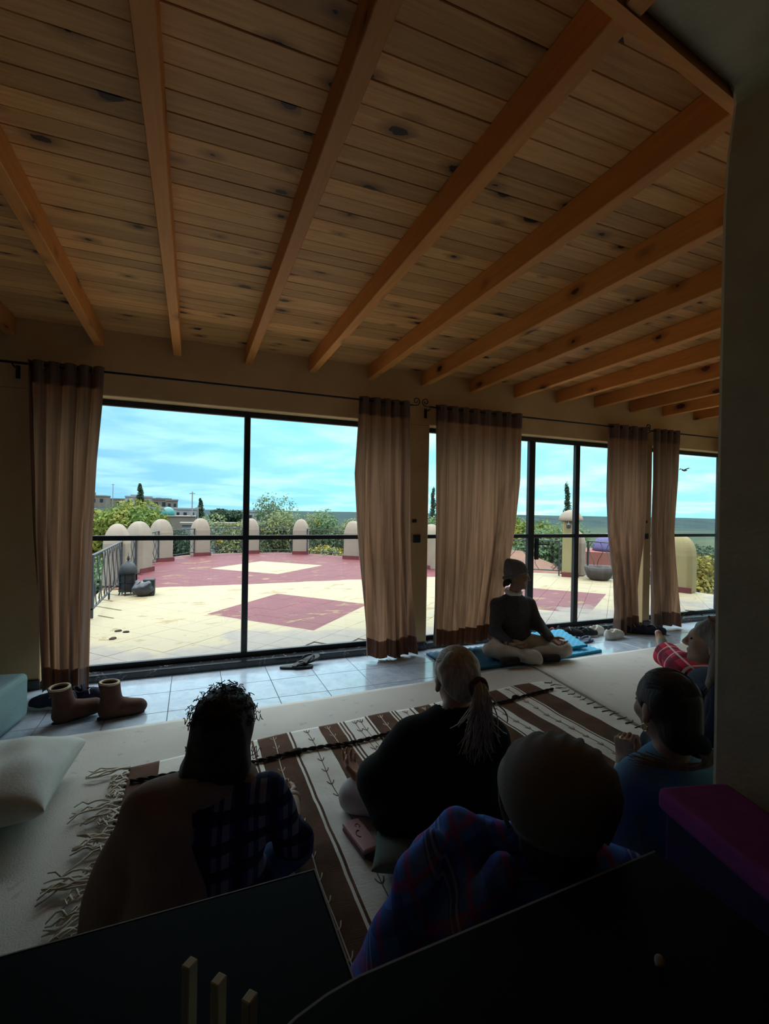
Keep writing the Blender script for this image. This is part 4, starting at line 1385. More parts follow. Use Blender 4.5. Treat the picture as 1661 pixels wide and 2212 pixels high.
def rug_mat():
    m, nt = new_mat('striped_wool_rug')
    v = coords(nt, 'World')
    wob = mth(nt, 'MULTIPLY', mth(nt, 'SUBTRACT', noise(nt, v, 5, 2), 0.5), 0.012)
    x = mth(nt, 'ADD', nd(nt, 'ShaderNodeSeparateXYZ', {0: v}).outputs[0], wob)
    f = mrange(nt, x, RX0, RX1)

    def ramp(stops):
        r = nd(nt, 'ShaderNodeValToRGB', {0: f})
        r.color_ramp.interpolation = 'CONSTANT'
        e = r.color_ramp.elements
        e[0].position, e[0].color = 0.0, (stops[0][1],) * 3 + (1,)
        e[1].position, e[1].color = (stops[1][0] - RX0) / (RX1 - RX0), (stops[1][1],) * 3 + (1,)
        for p, c in stops[2:]:
            q = e.new(min(1, (p - RX0) / (RX1 - RX0)))
            q.color = (c,) * 3 + (1,)
        return r.outputs[0]

    st = [(RX0, 0)]
    for a, b in STR:
        st += [(max(a, RX0 + .004), 1), (b, 0)]
    th = [(RX0, 0)]
    for a, b in STR[2:7]:
        th += [(b + .014, 1), (b + .021, 0), (b + .032, 1), (b + .039, 0)]
    th2 = [(RX0, 0)]
    for a, b in STR[2:]:
        th2 += [(a - .026, 1), (a - .019, 0)]
    n = noise(nt, v, 7, 4)
    cream = mixc(nt, mrange(nt, n, 0.3, 0.7), (0.76, 0.73, 0.67), (0.66, 0.63, 0.58))
    brown = mixc(nt, mrange(nt, n, 0.35, 0.65), (0.085, 0.048, 0.032), (0.13, 0.07, 0.045))
    k = mth(nt, 'MAXIMUM', mth(nt, 'MAXIMUM', ramp(st), ramp(th)), ramp(th2))
    col = mixc(nt, k, cream, brown)
    rib = noise(nt, nd(nt, 'ShaderNodeMapping', {'Vector': v, 'Scale': (18, 260, 1)}).outputs[0], 1.0, 2)
    finish(nt, col, 0.95, 0.08, bump(nt, mth(nt, 'ADD', rib, mth(nt, 'MULTIPLY', noise(nt, v, 13, 3), 2.0)), 0.4, 0.005))
    return m


MT['rug'] = rug_mat()
MT['tassel'] = M('cream_wool_tassel', (0.66, 0.60, 0.50), (0.52, 0.46, 0.38), 0.95, 20)
MT['cord'] = M('dark_brown_cord', (0.025, 0.017, 0.014), (0.04, 0.028, 0.022), 0.95, 60)
RTOP = lambda x: 2.615 + 0.104 * (x - RX0)
RBOT = lambda x: 1.02 + 0.104 * (x - RX0)
rug = thing('striped_rug', 'cream and dark brown striped wool rug with tassels, in the middle of the circle', 'rug', (1.1, 1.9, 0.008))
rz0 = 0.012


def ruf(x, y, s, q):
    return 0.003 * math.sin(7 * y + 2 * math.sin(3 * x)) + 0.003 * math.sin(11 * x + 3 * y) + 0.002 * math.sin(23 * y) + 0.004


sheet('weave', [(RX0, RBOT(RX0)), (RX1, RBOT(RX1)), (RX1 - 0.03, RTOP(RX1)), (RX0 + 0.03, RTOP(RX0))], 130, 80, rz0, 0.010, ruf, MT['rug'], rug, (1.1, 1.9, 0.008))
rg = random.Random(5)
k = 0
y = RTOP(RX0) - 0.02
while y > 1.06:
    tb = MB()
    L0 = rg.choice([0.05, 0.07, 0.10, 0.13, 0.18])
    for s_ in range(4):
        pts = []
        dy = rg.uniform(-0.09, 0.05)
        for q in np.linspace(0, 1, 8):
            pts.append((RX0 + 0.035 - q * L0 - 1.1, y + dy * q + 0.018 * math.sin((6 + 5 * rg.random()) * q + s_ * 1.7 + k) * (0.3 + q) + rg.uniform(-.004, .004) - 1.9, 0.0175 + 0.008 * math.sin(3.1 * q) + 0.004 * (s_ % 2)))
        tb.tube(pts, [0.005, 0.0045, 0.0045, 0.004, 0.004, 0.004, 0.0035, 0.002], 5)
    tb.build('tassel', MT['tassel'], rug, smooth=True)
    y -= rg.uniform(0.035, 0.06)
    k += 1
y = RTOP(RX1) - 0.05
while y > 1.9:
    MB().tube([(RX1 - 0.045 - 1.1, y - 1.9, 0.020), (RX1 + 0.01 - 1.1, y + rg.uniform(-.02, .02) - 1.9, 0.018), (RX1 + 0.045 - 1.1, y + rg.uniform(-.03, .03) - 1.9, 0.018)], [0.004, 0.003, 0.0015], 5).build('fringe_knot', MT['cord'], rug)
    y -= rg.uniform(0.045, 0.07)


def barbs(x0, col, ph, x1=None, y0=None):
    mb = MB()
    y0 = y0 or RBOT(x0) + 0.02
    yt = RTOP(x0) - 0.02
    n = int((yt - y0) / 0.02)
    def P(y, dx=0):
        x = x0 + 0.005 * math.sin(9 * y + ph) + dx
        return (x - 1.1, y - 1.9, rz0 - 0.008 + 0.0112 + ruf(x, y, 0, 0))
    mb.tube([P(y0 + (yt - y0) * i / n) for i in range(n + 1)], 0.0022, 4)
    yy = y0 + 0.05
    while yy < yt - 0.03:
        for sg in (-1, 1):
            mb.tube([P(yy), P(yy + 0.013, sg * 0.010), P(yy + 0.030, sg * 0.016)], 0.0022, 4)
        yy += 0.105
    mb.build('embroidery', MT['thread_light' if col else 'thread_dark'], rug)


MT['thread_light'] = M('cream_thread', (0.68, 0.60, 0.50), None, 0.95)
MT['thread_dark'] = M('brown_thread', (0.20, 0.13, 0.10), None, 0.95)
for x0, cl in ((0.425, 1), (0.62, 0), (0.75, 1), (0.92, 0), (0.955, 0), (1.085, 1), (1.26, 0), (1.40, 1), (1.84, 0), (2.10, 0)):
    barbs(x0, cl, x0 * 7)

rope = thing('rope', 'dark twisted wool cord laid across the striped rug', 'rope', (1.1, 2.55, 0.022))
RP = [(-0.25, 2.465), (0.02, 2.452), (0.28, 2.432), (0.515, 2.455), (0.80, 2.462), (1.142, 2.51), (1.45, 2.57), (1.835, 2.645), (2.15, 2.69), (2.41, 2.715)]
xs_ = np.linspace(RP[0][0], RP[-1][0], 260)
ys_ = np.interp(xs_, [p[0] for p in RP], [p[1] for p in RP])
for sg in (0, 1):
    pts = []
    for x, yv in zip(xs_, ys_):
        a = x * 70 + sg * math.pi
        pts.append((x - 1.1, yv - 2.55 + 0.005 * math.cos(a) + 0.006 * math.sin(5 * x), 0.010 + ruf(x, yv, 0, 0) + 0.005 * math.sin(a)))
    MB().tube(pts, 0.0058, 5).build('strand', MT['cord'], rope, smooth=True)
for kx in (0.515, 1.30, 1.70, 2.05):
    yk = float(np.interp(kx, xs_, ys_))
    sdf_obj('knot', SDF(0.01).ell((kx - 1.1, yk - 2.55 + 0.004, 0.016), (0.030 if kx < 1 else 0.02, 0.021 if kx < 1 else 0.013, 0.014)).ell((kx - 1.085, yk - 2.553, 0.018), (0.014, 0.016, 0.014)), 0.004, MT['cord'], rope)


# ================================================================== exercise mats
def mat_mat(name, c):
    m, nt = new_mat(name)
    finish(nt, c, 0.6, 0.3)
    return m


MT['mat_blue'] = mat_mat('blue_foam', (0.035, 0.36, 0.60))
MT['mat_navy'] = mat_mat('navy_foam', (0.02, 0.12, 0.22))


def foam(label, cx, cy, w, d, rot, z0, mat, tilt=0.0, th=0.022, axis=0.0, group='blue foam mats'):
    nx, ny = int(w / 0.014), int(d / 0.014)
    V, Fq = [], []
    for top in (1, 0):
        for j in range(ny + 1):
            for i in range(nx + 1):
                x, y = (i / nx - .5) * w, (j / ny - .5) * d
                bp = 0.005 * math.sin(x * 2 * math.pi / 0.06) * math.sin(y * 2 * math.pi / 0.06)
                V.append((x, y, (th + bp) if top else 0.0))
    n1 = (nx + 1) * (ny + 1)
    g = lambda i, j: j * (nx + 1) + i
    for j in range(ny):
        for i in range(nx):
            Fq.append((g(i, j), g(i + 1, j), g(i + 1, j + 1), g(i, j + 1)))
            Fq.append((n1 + g(i, j), n1 + g(i, j + 1), n1 + g(i + 1, j + 1), n1 + g(i + 1, j)))
    for i in range(nx):
        Fq.append((g(i + 1, 0), g(i, 0), n1 + g(i, 0), n1 + g(i + 1, 0)))
        Fq.append((g(i, ny), g(i + 1, ny), n1 + g(i + 1, ny), n1 + g(i, ny)))
    for j in range(ny):
        Fq.append((g(0, j), g(0, j + 1), n1 + g(0, j + 1), n1 + g(0, j)))
        Fq.append((g(nx, j + 1), g(nx, j), n1 + g(nx, j), n1 + g(nx, j + 1)))
    o = MB().add(V, Fq).build('foam_mat', MT[mat], None, (cx, cy, z0), (tilt, axis, rot), smooth=True, fix=False)
    return tag(o, label, 'mat', group)


foam('darker blue foam mat lying flat in front of the widest curtain', 2.36, 3.585, 0.78, 0.52, 0.02, 0.001, 'mat_navy')
foam('bright blue foam mat lying flat right of the person in the beanie', 3.16, 3.575, 0.80, 0.44, 0.08, 0.001, 'mat_blue')
foam('bright blue foam mat propped slantwise on the flat one, by the door sill', 3.13, 3.68, 0.70, 0.40, -0.12, 0.050, 'mat_blue', tilt=0.13, axis=-0.06)

# ================================================================== soft furnishings
def cushion_mesh(name, a, b, h, mat, parent=None, loc=(0, 0, 0), rot=(0, 0, 0), n=26, seed=0, pinch=0.10, sag=0.0):
    V, Fq = [], []
    rgx = np.random.RandomState(seed)
    ph = rgx.uniform(0, 6.28, 6)
    for side in (1, -1):
        for j in range(n + 1):
            for i in range(n + 1):
                u = math.sin((i / n - .5) * math.pi)
                v = math.sin((j / n - .5) * math.pi)
                e = max(0.0, (1 - u ** 2) * (1 - v ** 2))
                hh = h * e ** 0.36
                x = a * u * (1 - pinch * (1 - v * v))
                y = b * v * (1 - pinch * (1 - u * u))
                wr = 0.06 * h * e ** .5 * (math.sin(9 * u + ph[0] + 3 * v) + math.sin(7 * v + ph[1] - 4 * u))
                V.append((x, y, side * hh * (1.0 if side > 0 else 0.92) + wr * (side > 0) - sag * h * e * (1 if side > 0 else 0)))
    n1 = (n + 1) ** 2
    g = lambda i, j: j * (n + 1) + i
    for j in range(n):
        for i in range(n):
            Fq.append((g(i, j), g(i + 1, j), g(i + 1, j + 1), g(i, j + 1)))
            Fq.append((n1 + g(i, j), n1 + g(i, j + 1), n1 + g(i + 1, j + 1), n1 + g(i + 1, j)))
    return MB().add(V, Fq).build(name, mat, parent, loc, rot, smooth=True, fix=False)


MT['cushion_pale'] = M('pale_canvas', (0.66, 0.65, 0.60), (0.58, 0.57, 0.54), 0.9, 7, 90, 0.2)
MT['cushion_green'] = M('sage_green_cotton', (0.14, 0.19, 0.165), (0.11, 0.15, 0.135), 0.9, 7, 90, 0.2)
t = thing('floor_cushion', 'big pale canvas floor cushion at the left edge of the carpet', 'cushion', (-0.80, 2.46, 0.008), -0.06)
cushion_mesh('cover', 0.31, 0.29, 0.125, MT['cushion_pale'], t, (0, 0, 0.122), seed=2, pinch=0.06)
MB().tube([(0.308 * math.cos(a) if False else x, yv, 0.122) for x, yv in [(-.3, -.275), (0, -.262), (.3, -.275), (.285, 0), (.3, .275), (0, .262), (-.3, .275), (-.285, 0)] for a in [0]], 0.004, 5, closed=True).build('piping', MT['cushion_pale'], t)
t = thing('floor_cushion', 'flat sage green cushion under the woman in black', 'cushion', (0.90, 1.575, 0.026), -0.40)
cushion_mesh('cover', 0.27, 0.20, 0.060, MT['cushion_green'], t, (0, 0, 0.055), seed=4, pinch=0.05)
MT['teal_block'] = M('grey_teal_upholstery', (0.26, 0.38, 0.39), (0.22, 0.33, 0.34), 0.85, 5, 100, 0.2)
t = thing('pouffe', 'low grey-teal upholstered block in the left corner by the boots', 'pouffe', (-1.24, 3.17, 0.0), -0.16)
MB().box((-0.28, -0.36, 0.012), (0.28, 0.36, 0.28)).build('block', MT['teal_block'], t, bevel=0.03, seg=3, smooth=False)
MB().box((-0.285, -0.39, 0.02), (0.27, -0.362, 0.27)).build('end_board', MT['iron'], t, bevel=0.006)

# pink case on the rug
MT['pink'] = M('pink_case', (0.48, 0.26, 0.26), (0.43, 0.22, 0.23), 0.5, 6)
MT['pink_dark'] = M('dark_pink_edge', (0.20, 0.08, 0.09), None, 0.6)
t = thing('slim_case', 'slim pink case lying on the rug beside the sage green cushion', 'case', (0.612, 1.712, 0.029), -1.42)
MB().box((-0.092, -0.036, 0.0), (0.092, 0.036, 0.016)).build('base', MT['pink_dark'], t, bevel=0.006)
MB().box((-0.093, -0.037, 0.0165), (0.093, 0.037, 0.034)).build('lid', MT['pink'], t, bevel=0.008)
mk = MB()
mk.tube([(-0.045 + 0.012 * math.cos(a), 0.008 + 0.008 * math.sin(a), 0.0345) for a in np.linspace(0, 5, 10)], 0.0016, 4)
mk.tube([(0.0 + 0.02 * math.cos(a), -0.006 + 0.012 * math.sin(a), 0.0345) for a in np.linspace(2.6, 6.0, 10)], 0.0022, 4)
mk.build('print', MT['pink_dark'], t)

# ================================================================== shoes
MT['boot'] = M('brown_suede', (0.10, 0.045, 0.030), (0.075, 0.033, 0.022), 0.85, 9, 80, 0.2)
MT['fleece'] = M('cream_fleece', (0.55, 0.45, 0.33), (0.45, 0.36, 0.26), 0.95, 40, 120, 0.5)
MT['sole_dark'] = M('dark_rubber', (0.02, 0.017, 0.016), None, 0.7)
MT['sole_white'] = M('white_rubber', (0.62, 0.60, 0.56), (0.5, 0.48, 0.45), 0.6, 12)
MT['shoe_black'] = M('black_mesh_shoe', (0.018, 0.018, 0.022), (0.03, 0.03, 0.034), 0.8, 30)
MT['shoe_white'] = M('white_canvas_shoe', (0.60, 0.57, 0.50), (0.5, 0.475, 0.42), 0.85, 18)
MT['shoe_navy'] = M('navy_shoe', (0.02, 0.02, 0.045), (0.03, 0.03, 0.06), 0.8, 30)
MT['flip'] = M('black_rubber_flipflop', (0.022, 0.022, 0.026), None, 0.55)
MT['flip_blue'] = M('blue_grey_flipflop', (0.05, 0.075, 0.12), None, 0.55)


def footprint(L, w, z0, z1, grow=0.0, n=28):
    """outline of a sole: heel at y=-L/2, toe at +L/2"""
    pts = []
    for k in range(n):
        a = 2 * math.pi * k / n
        yv = math.sin(a)
        wl = w / 2 * (0.80 + 0.22 * yv - 0.10 * math.cos(2.2 * yv))
        pts.append((math.cos(a) * (wl + grow) * (abs(math.cos(a)) ** -0.15 if abs(math.cos(a)) > .05 else 1), yv * (L / 2 + grow)))
    return pts


def make_boot():
    t = thing('ankle_boot', 'x', 'boot', (0, 0, 0), 0, 'pair of brown ankle boots')
    s = SDF(0.035)
    s.chain([(0, -0.055, 0.055), (0, -0.05, 0.12), (0, -0.058, 0.225)], [0.050, 0.049, 0.060])
    s.chain([(0, -0.065, 0.050), (0.0, 0.03, 0.050), (0.004, 0.105, 0.040)], [0.047, 0.046, 0.040])
    s.ell((0.002, 0.085, 0.042), (0.044, 0.055, 0.038))
    s.cut_plane((0, 0, 0.012), (0, 0, -1))
    s.cut_plane((0, -0.058, 0.215), (0, 0.08, 1))
    s.cut_cone((0, -0.056, 0.10), (0, -0.06, 0.30), 0.036, 0.056)
    s.disp = wrinkle(0.0022, 60, 8)
    sdf_obj('upper', s, 0.006, MT['boot'], t)
    MB().prism(footprint(0.262, 0.094, 0, 0), 0.0, 0.016, Matrix.Translation((0.0, 0.008, 0))).build('sole', MT['sole_dark'], t, bevel=0.004)
    MB().tube([(0.0505 * math.cos(a), -0.059 + 0.0505 * math.sin(a), 0.2165 - 0.004 * math.sin(a)) for a in np.linspace(0, 2 * math.pi, 24, endpoint=False)], 0.0085, 7, closed=True).build('fleece_cuff', MT['fleece'], t, smooth=True)
    MB().tube([(0.012 * math.cos(a), -0.118, 0.222 + 0.016 * math.sin(a)) for a in np.linspace(0, math.pi, 8)], 0.002, 4).build('pull_tab', MT['cord'], t)
    return t


def place(o, loc, rot, label):
    o.location = loc
    o.rotation_euler = rot
    o['label'] = label
    return o


b1 = make_boot()
place(b1, (-0.40, 3.33, 0.0005), (0, 0, -1.35), 'brown ankle boot standing upright, nearer the curly-haired person')
b2 = copy_tree(b1)
place(b2, (-0.64, 3.37, 0.006), (0.13, 0.05, -1.25), 'brown ankle boot tipped back with its toe raised, nearer the curtain')


def make_sneaker(upper, sole, name='sneaker'):
    t = thing(name, 'x', 'shoe')
    s = SDF(0.03)
    s.chain([(0, -0.095, 0.05), (0, -0.03, 0.05), (0, 0.06, 0.042), (0.004, 0.105, 0.036)], [0.038, 0.040, 0.041, 0.036])
    s.cone((0, -0.098, 0.04), (0, -0.105, 0.088), 0.030, 0.020)
    s.cone((0, -0.02, 0.06), (0, 0.02, 0.075), 0.03, 0.022)
    s.cut_plane((0, 0, 0.016), (0, 0, -1))
    s.cut_ell((0, -0.06, 0.092), (0.026, 0.052, 0.040))
    sdf_obj('upper', s, 0.0055, MT[upper], t)
    MB().prism(footprint(0.285, 0.10, 0, 0), 0.0, 0.024).build('sole', MT[sole], t, bevel=0.006)
    lc = MB()
    for k in range(4):
        yv = -0.002 + 0.02 * k
        zt = 0.099 - 0.0055 * k
        lc.tube([(-0.02, yv, zt - 0.010), (0, yv + 0.004, zt), (0.02, yv, zt - 0.010)], 0.003, 5)
    lc.tube([(-0.006, -0.006, 0.098), (-0.03, -0.012, 0.096), (-0.042, 0.004, 0.078)], 0.0025, 4)
    lc.tube([(0.006, -0.006, 0.098), (0.03, -0.004, 0.096), (0.045, 0.010, 0.074)], 0.0025, 4)
    lc.build('laces', MT['sole_white'], t)
    return t


G_SH = 'shoes along the windows'
w1 = make_sneaker('shoe_white', 'sole_white')
w1['group'] = G_SH
place(w1, (4.09, 3.72, 0.0005), (0, 0, -1.45), 'white canvas sneaker in front, nearest of the row of shoes')
w2_ = copy_tree(w1)
place(w2_, (4.03, 3.90, 0.0005), (0, 0, -1.25), 'white canvas sneaker behind, against the sill')
k1 = make_sneaker('shoe_black', 'sole_white')
k1['group'] = G_SH
place(k1, (3.86, 3.88, 0.0005), (0, 0, -1.75), 'black sneaker with white laces, right one of its pair, by the sill')
k2 = copy_tree(k1)
place(k2, (3.70, 3.93, 0.0005), (0, 0, -2.3), 'black sneaker with white laces, left one of its pair, by the sill')
d1 = make_sneaker('shoe_navy', 'sole_dark')
d1['group'] = G_SH
place(d1, (4.66, 3.72, 0.0005), (0, 0, -1.9), 'dark shoe at the foot of the narrow curtain, the right one')
d2 = copy_tree(d1)
place(d2, (4.50, 3.83, 0.0005), (0, 0, -2.3), 'dark shoe at the foot of the narrow curtain, the left one in shadow')
e1 = make_sneaker('shoe_navy', 'sole_white')
e1['group'] = G_SH
place(e1, (-0.81, 3.60, 0.0005), (0, 0, 1.35), 'navy canvas shoe half behind the boots, its white sole showing, left')
e2 = copy_tree(e1)
place(e2, (-0.60, 3.62, 0.0005), (0, 0, -1.9), 'navy canvas shoe behind the tipped boot, its tongue sticking up')
MB().box((-0.022, -0.03, 0.085), (0.022, -0.022, 0.135)).build('tongue', MT['shoe_navy'], e2, rot=(0.25, 0, 0), bevel=0.003)


def make_flip(mat):
    t = thing('flip_flop', 'x', 'sandal')
    MB().prism(footprint(0.27, 0.10, 0, 0), 0.0, 0.020).build('sole', MT[mat], t, bevel=0.006)
    s = MB()
    s.tube([(-0.040, -0.02, 0.014), (-0.036, 0.012, 0.042), (-0.014, 0.052, 0.050), (0.002, 0.078, 0.034), (0.002, 0.08, 0.016)], [0.008, 0.011, 0.011, 0.007, 0.005], 8, flat=0.5)
    s.tube([(0.040, -0.02, 0.014), (0.036, 0.012, 0.042), (0.016, 0.052, 0.050), (0.002, 0.078, 0.034), (0.002, 0.08, 0.016)], [0.008, 0.011, 0.011, 0.007, 0.005], 8, flat=0.5)
    s.build('strap', MT[mat], t, smooth=True)
    return t


G_FL = 'flip flops on the tiles'
f1 = make_flip('flip')
f1['group'] = G_FL
place(f1, (0.80, 3.86, 0.0005), (0, 0, -1.75), 'black flip flop lying flat below the big window, left one')
f2 = copy_tree(f1)
place(f2, (0.885, 3.895, 0.030), (0.16, 0.22, -1.15), 'black flip flop resting across its partner below the big window')
f3 = make_flip('flip_blue')
f3['group'] = G_FL
place(f3, (3.70, 3.71, 0.0005), (0, 0, -1.2), 'blue-grey flip flop beside the bright mat, nearer the white sneaker')
f4 = copy_tree(f3)
place(f4, (3.575, 3.72, 0.0005), (0, 0, -1.1), 'blue-grey flip flop beside the bright mat, nearer the mat')
# red strapped pump and wooden clog by the door sill
MT['red_strap'] = M('dark_red_strap', (0.22, 0.025, 0.025), None, 0.6)
MT['clog'] = M('pinkish_wood', (0.45, 0.24, 0.19), (0.38, 0.2, 0.16), 0.6, 10)
for (x, y, rz_), lab in (((3.42, 3.92, -1.9), 'dark red strapped clog by the door sill, left of the pair'), ((3.515, 3.90, -1.6), 'dark red strapped clog by the door sill, right of the pair')):
    t = thing('clog', lab, 'shoe', (x, y, 0.0005), rz_, 'red clogs at the door sill')
    s = SDF(0.03).chain([(0, -0.09, 0.035), (0, 0.0, 0.03), (0.0, 0.09, 0.028)], [0.034, 0.036, 0.036])
    s.cut_plane((0, 0, 0.002), (0, 0, -1))
    s.cut_plane((0, 0, 0.048), (0, -0.1, 1))
    sdf_obj('sole', s, 0.006, MT['clog'], t)
    MB().tube([(0.042 * math.cos(a), 0.035, 0.030 + 0.062 * math.sin(a)) for a in np.linspace(-0.05, math.pi + 0.05, 14)], 0.016, 8, flat=0.25).build('strap', MT['red_strap'], t, smooth=True)
    MB().tube([(0.036 * math.cos(a), -0.09 + 0.02 * math.sin(a), 0.075 + 0.04 * math.sin(a)) for a in np.linspace(0, math.pi, 12)], 0.010, 8, flat=0.3).build('heel_strap', MT['red_strap'], t, smooth=True)

# ================================================================== foreground furniture
MT['black_top'] = M('black_lacquer', (0.006, 0.006, 0.009), (0.009, 0.009, 0.012), 0.65, 6, spec=0.1)
MT['pale_edge'] = M('pale_edge_band', (0.34, 0.36, 0.38), None, 0.5)
t = thing('low_table', 'black table with square corners at the bottom left, carrying the slatted rack', 'table', (-0.45, 0.62, 0.008), 0.012)
MB().box((-0.72, -0.26, 0.562), (0.680, 0.27, 0.592)).build('table_top', MT['black_top'], t, bevel=0.003, seg=1)
eb = MB().box((-0.72, 0.27, 0.572), (0.682, 0.2725, 0.5925)).box((0.680, -0.26, 0.572), (0.6825, 0.27, 0.5925))
eb.build('edge_band', MT['pale_edge'], t)
for x in (-0.66, 0.62):
    for y in (-0.20, 0.21):
        MB().box((x - 0.022, y - 0.022, 0), (x + 0.022, y + 0.022, 0.562)).build('leg', MT['black_top'], t, bevel=0.003, seg=1)
t = thing('rack', 'rack of three upright pale wooden slats on the black table', 'rack', (0.036, 0.588, 0.600), -0.80)
MT['pale_wood'] = M('pale_beech', (0.85, 0.78, 0.58), (0.78, 0.70, 0.50), 0.6, 10, stretch=(1, 1, 0.2))
MB().box((-0.085, -0.012, 0.0), (0.085, 0.012, 0.018)).build('rail', MT['pale_wood'], t, bevel=0.002, seg=1)
for k in (-1, 0, 1):
    MB().box((k * 0.0455 - 0.0062, -0.0075, 0.018), (k * 0.0455 + 0.0062, 0.0075, 0.142 - 0.001 * k)).build('slat', MT['pale_wood'], t, bevel=0.0012, seg=1)
t = thing('low_table', 'taller black table with a thin pale edge at the bottom right, behind the beanie wearer', 'table', (0.50, 0.36, 0.008))
ol = [(0.295, -0.25), (0.295, 0.262), (-0.24, 0.235)] + [(-0.24 - 0.24 * math.sin(a), 0.235 - 0.14 + 0.14 * math.cos(a)) for a in np.linspace(0.2, 1.4, 7)] + [(-0.485, -0.25)]
MB().prism(ol, 0.642, 0.672).build('table_top', MT['black_top'], t, bevel=0.003, seg=1)
MB().tube([(x, y + 0.0005, 0.668) for x, y in ol[1:-1]], 0.0035, 6).build('edge_band', MT['pale_edge'], t)
for x in (-0.20, 0.25):
    for y in (-0.20, 0.18):
        MB().box((x - 0.022, y - 0.022, 0), (x + 0.022, y + 0.022, 0.642)).build('leg', MT['black_top'], t, bevel=0.003, seg=1)
s = SDF(0.004).ell((0, 0, 0.004), (0.0095, 0.006, 0.004)).ell((0.004, 0.002, 0.005), (0.006, 0.005, 0.004))
tag(sdf_obj('pebble', s, 0.0015, MT['pale_edge'], None, (0.60, 0.46, 0.6805), (0, 0, 0.4)), 'tiny pale pebble lying on the taller black table', 'pebble')

MT['magenta'] = M('magenta_felt', (0.32, 0.06, 0.24), (0.26, 0.048, 0.19), 0.95, 12, 160, 0.3)
MT['dark_purple'] = M('dark_purple_cloth', (0.045, 0.02, 0.075), (0.03, 0.015, 0.055), 0.9, 8)
t = thing('padded_stool', 'box stool with a magenta felt top against the right-hand wall', 'stool', (1.148, 0.595, 0.008), -0.245)
MB().box((-0.100, -0.34, 0.535), (0.100, 0.262, 0.592)).build('pad', MT['magenta'], t, bevel=0.016, seg=3)
MB().box((-0.088, -0.33, 0.05), (0.090, 0.245, 0.535)).build('body', MT['dark_purple'], t, bevel=0.01)
MB().box((-0.135, -0.34, 0.0), (0.095, 0.25, 0.40)).build('plinth', MT['dark_purple'], t, bevel=0.01)

# ================================================================== people
def skin_mat(name, c):
    m, nt = new_mat(name)
    v = coords(nt)
    col = mixc(nt, mrange(nt, noise(nt, v, 22, 3), 0.35, 0.65), c, tuple(0.86 * a for a in c))
    finish(nt, col, 0.55, 0.35, bump(nt, noise(nt, v, 140, 2), 0.1, 0.002), extra={'Subsurface Weight': 0.08, 'Subsurface Radius': (0.02, 0.008, 0.004)})
    return m


MT['skin'] = skin_mat('light_skin', (0.52, 0.31, 0.23))
MT['skin_tan'] = skin_mat('tanned_skin', (0.30, 0.17, 0.11))
MT['eye'] = M('dark_eye', (0.02, 0.015, 0.012), None, 0.2, spec=0.5)


def hair_mat(name, c1, c2, scale=90):
    m, nt = new_mat(name)
    v = coords(nt)
    n = noise(nt, nd(nt, 'ShaderNodeMapping', {'Vector': v, 'Scale': (1, 1, 0.15)}).outputs[0], scale, 3)
    finish(nt, mixc(nt, mrange(nt, n, 0.35, 0.65), c1, c2), 0.5, 0.4, bump(nt, n, 0.5, 0.004))
    return m


MT['hair_black'] = hair_mat('dark_brown_curls', (0.014, 0.010, 0.009), (0.028, 0.019, 0.015))
MT['hair_blond'] = hair_mat('ash_blond_hair', (0.60, 0.50, 0.38), (0.38, 0.29, 0.20))
MT['hair_dark'] = hair_mat('dark_hair', (0.022, 0.016, 0.015), (0.04, 0.028, 0.024))
MT['hair_ends'] = hair_mat('brown_hair_ends', (0.34, 0.25, 0.18), (0.18, 0.125, 0.09))
MT['hair_grey'] = hair_mat('grey_brown_hair', (0.26, 0.21, 0.18), (0.16, 0.125, 0.105))


def hframe(face, up=(0, 0, 1)):
    y = np.array(face, float)
    y /= np.linalg.norm(y)
    u = np.array(up, float)
    x = np.cross(y, u)
    x /= np.linalg.norm(x)
    z = np.cross(x, y)
    return np.stack([x, y, z], 1)          # columns: right, face, up


def head_sdf(c, Rm, s=1.0, ears=True):
    c = np.array(c, float)
    P = lambda x, y, z: c + Rm @ (np.array([x, y, z]) * s)
    r = Rm.T
    S = SDF(0.022 * s)
    e = lambda x, y, z, a, b, d, k=None: S.ell(P(x, y, z), (a * s, b * s, d * s), r, k)
    e(0, -0.012, 0.030, 0.074, 0.094, 0.088)
    e(0, 0.028, -0.025, 0.060, 0.066, 0.088)
    e(0, 0.048, -0.086, 0.036, 0.040, 0.030)
    e(0, 0.072, 0.028, 0.050, 0.022, 0.016, 0.02)                       # brow
    S.cone(P(0, 0.090, 0.018), P(0, 0.112, -0.024), 0.008 * s, 0.0125 * s, 0.012)   # nose
    for q in (-1, 1):
        e(q * 0.012, 0.102, -0.030, 0.010, 0.010, 0.008, 0.010)
        e(q * 0.036, 0.070, -0.022, 0.024, 0.020, 0.024, 0.02)          # cheek
        if ears:
            e(q * 0.078, -0.006, -0.008, 0.009, 0.019, 0.031, 0.012)
            S.cone(P(q * 0.080, -0.002, -0.036), P(q * 0.078, 0.003, -0.042), 0.009 * s, 0.007 * s, 0.012)
    e(0, 0.088, -0.058, 0.022, 0.012, 0.007, 0.008)                     # lips
    e(0, 0.084, -0.070, 0.019, 0.012, 0.007, 0.008)
    e(0, 0.078, -0.102, 0.016, 0.014, 0.013, 0.015)                     # chin
    return S, P


def add_eyes(parent, P, s=1.0, Rm=None):
    for q in (-1, 1):
        sdf_obj('eye', SDF().ell(P(q * 0.031, 0.083, 0.006), (0.012 * s, 0.012 * s, 0.006 * s)), 0.003, MT['eye'], parent)


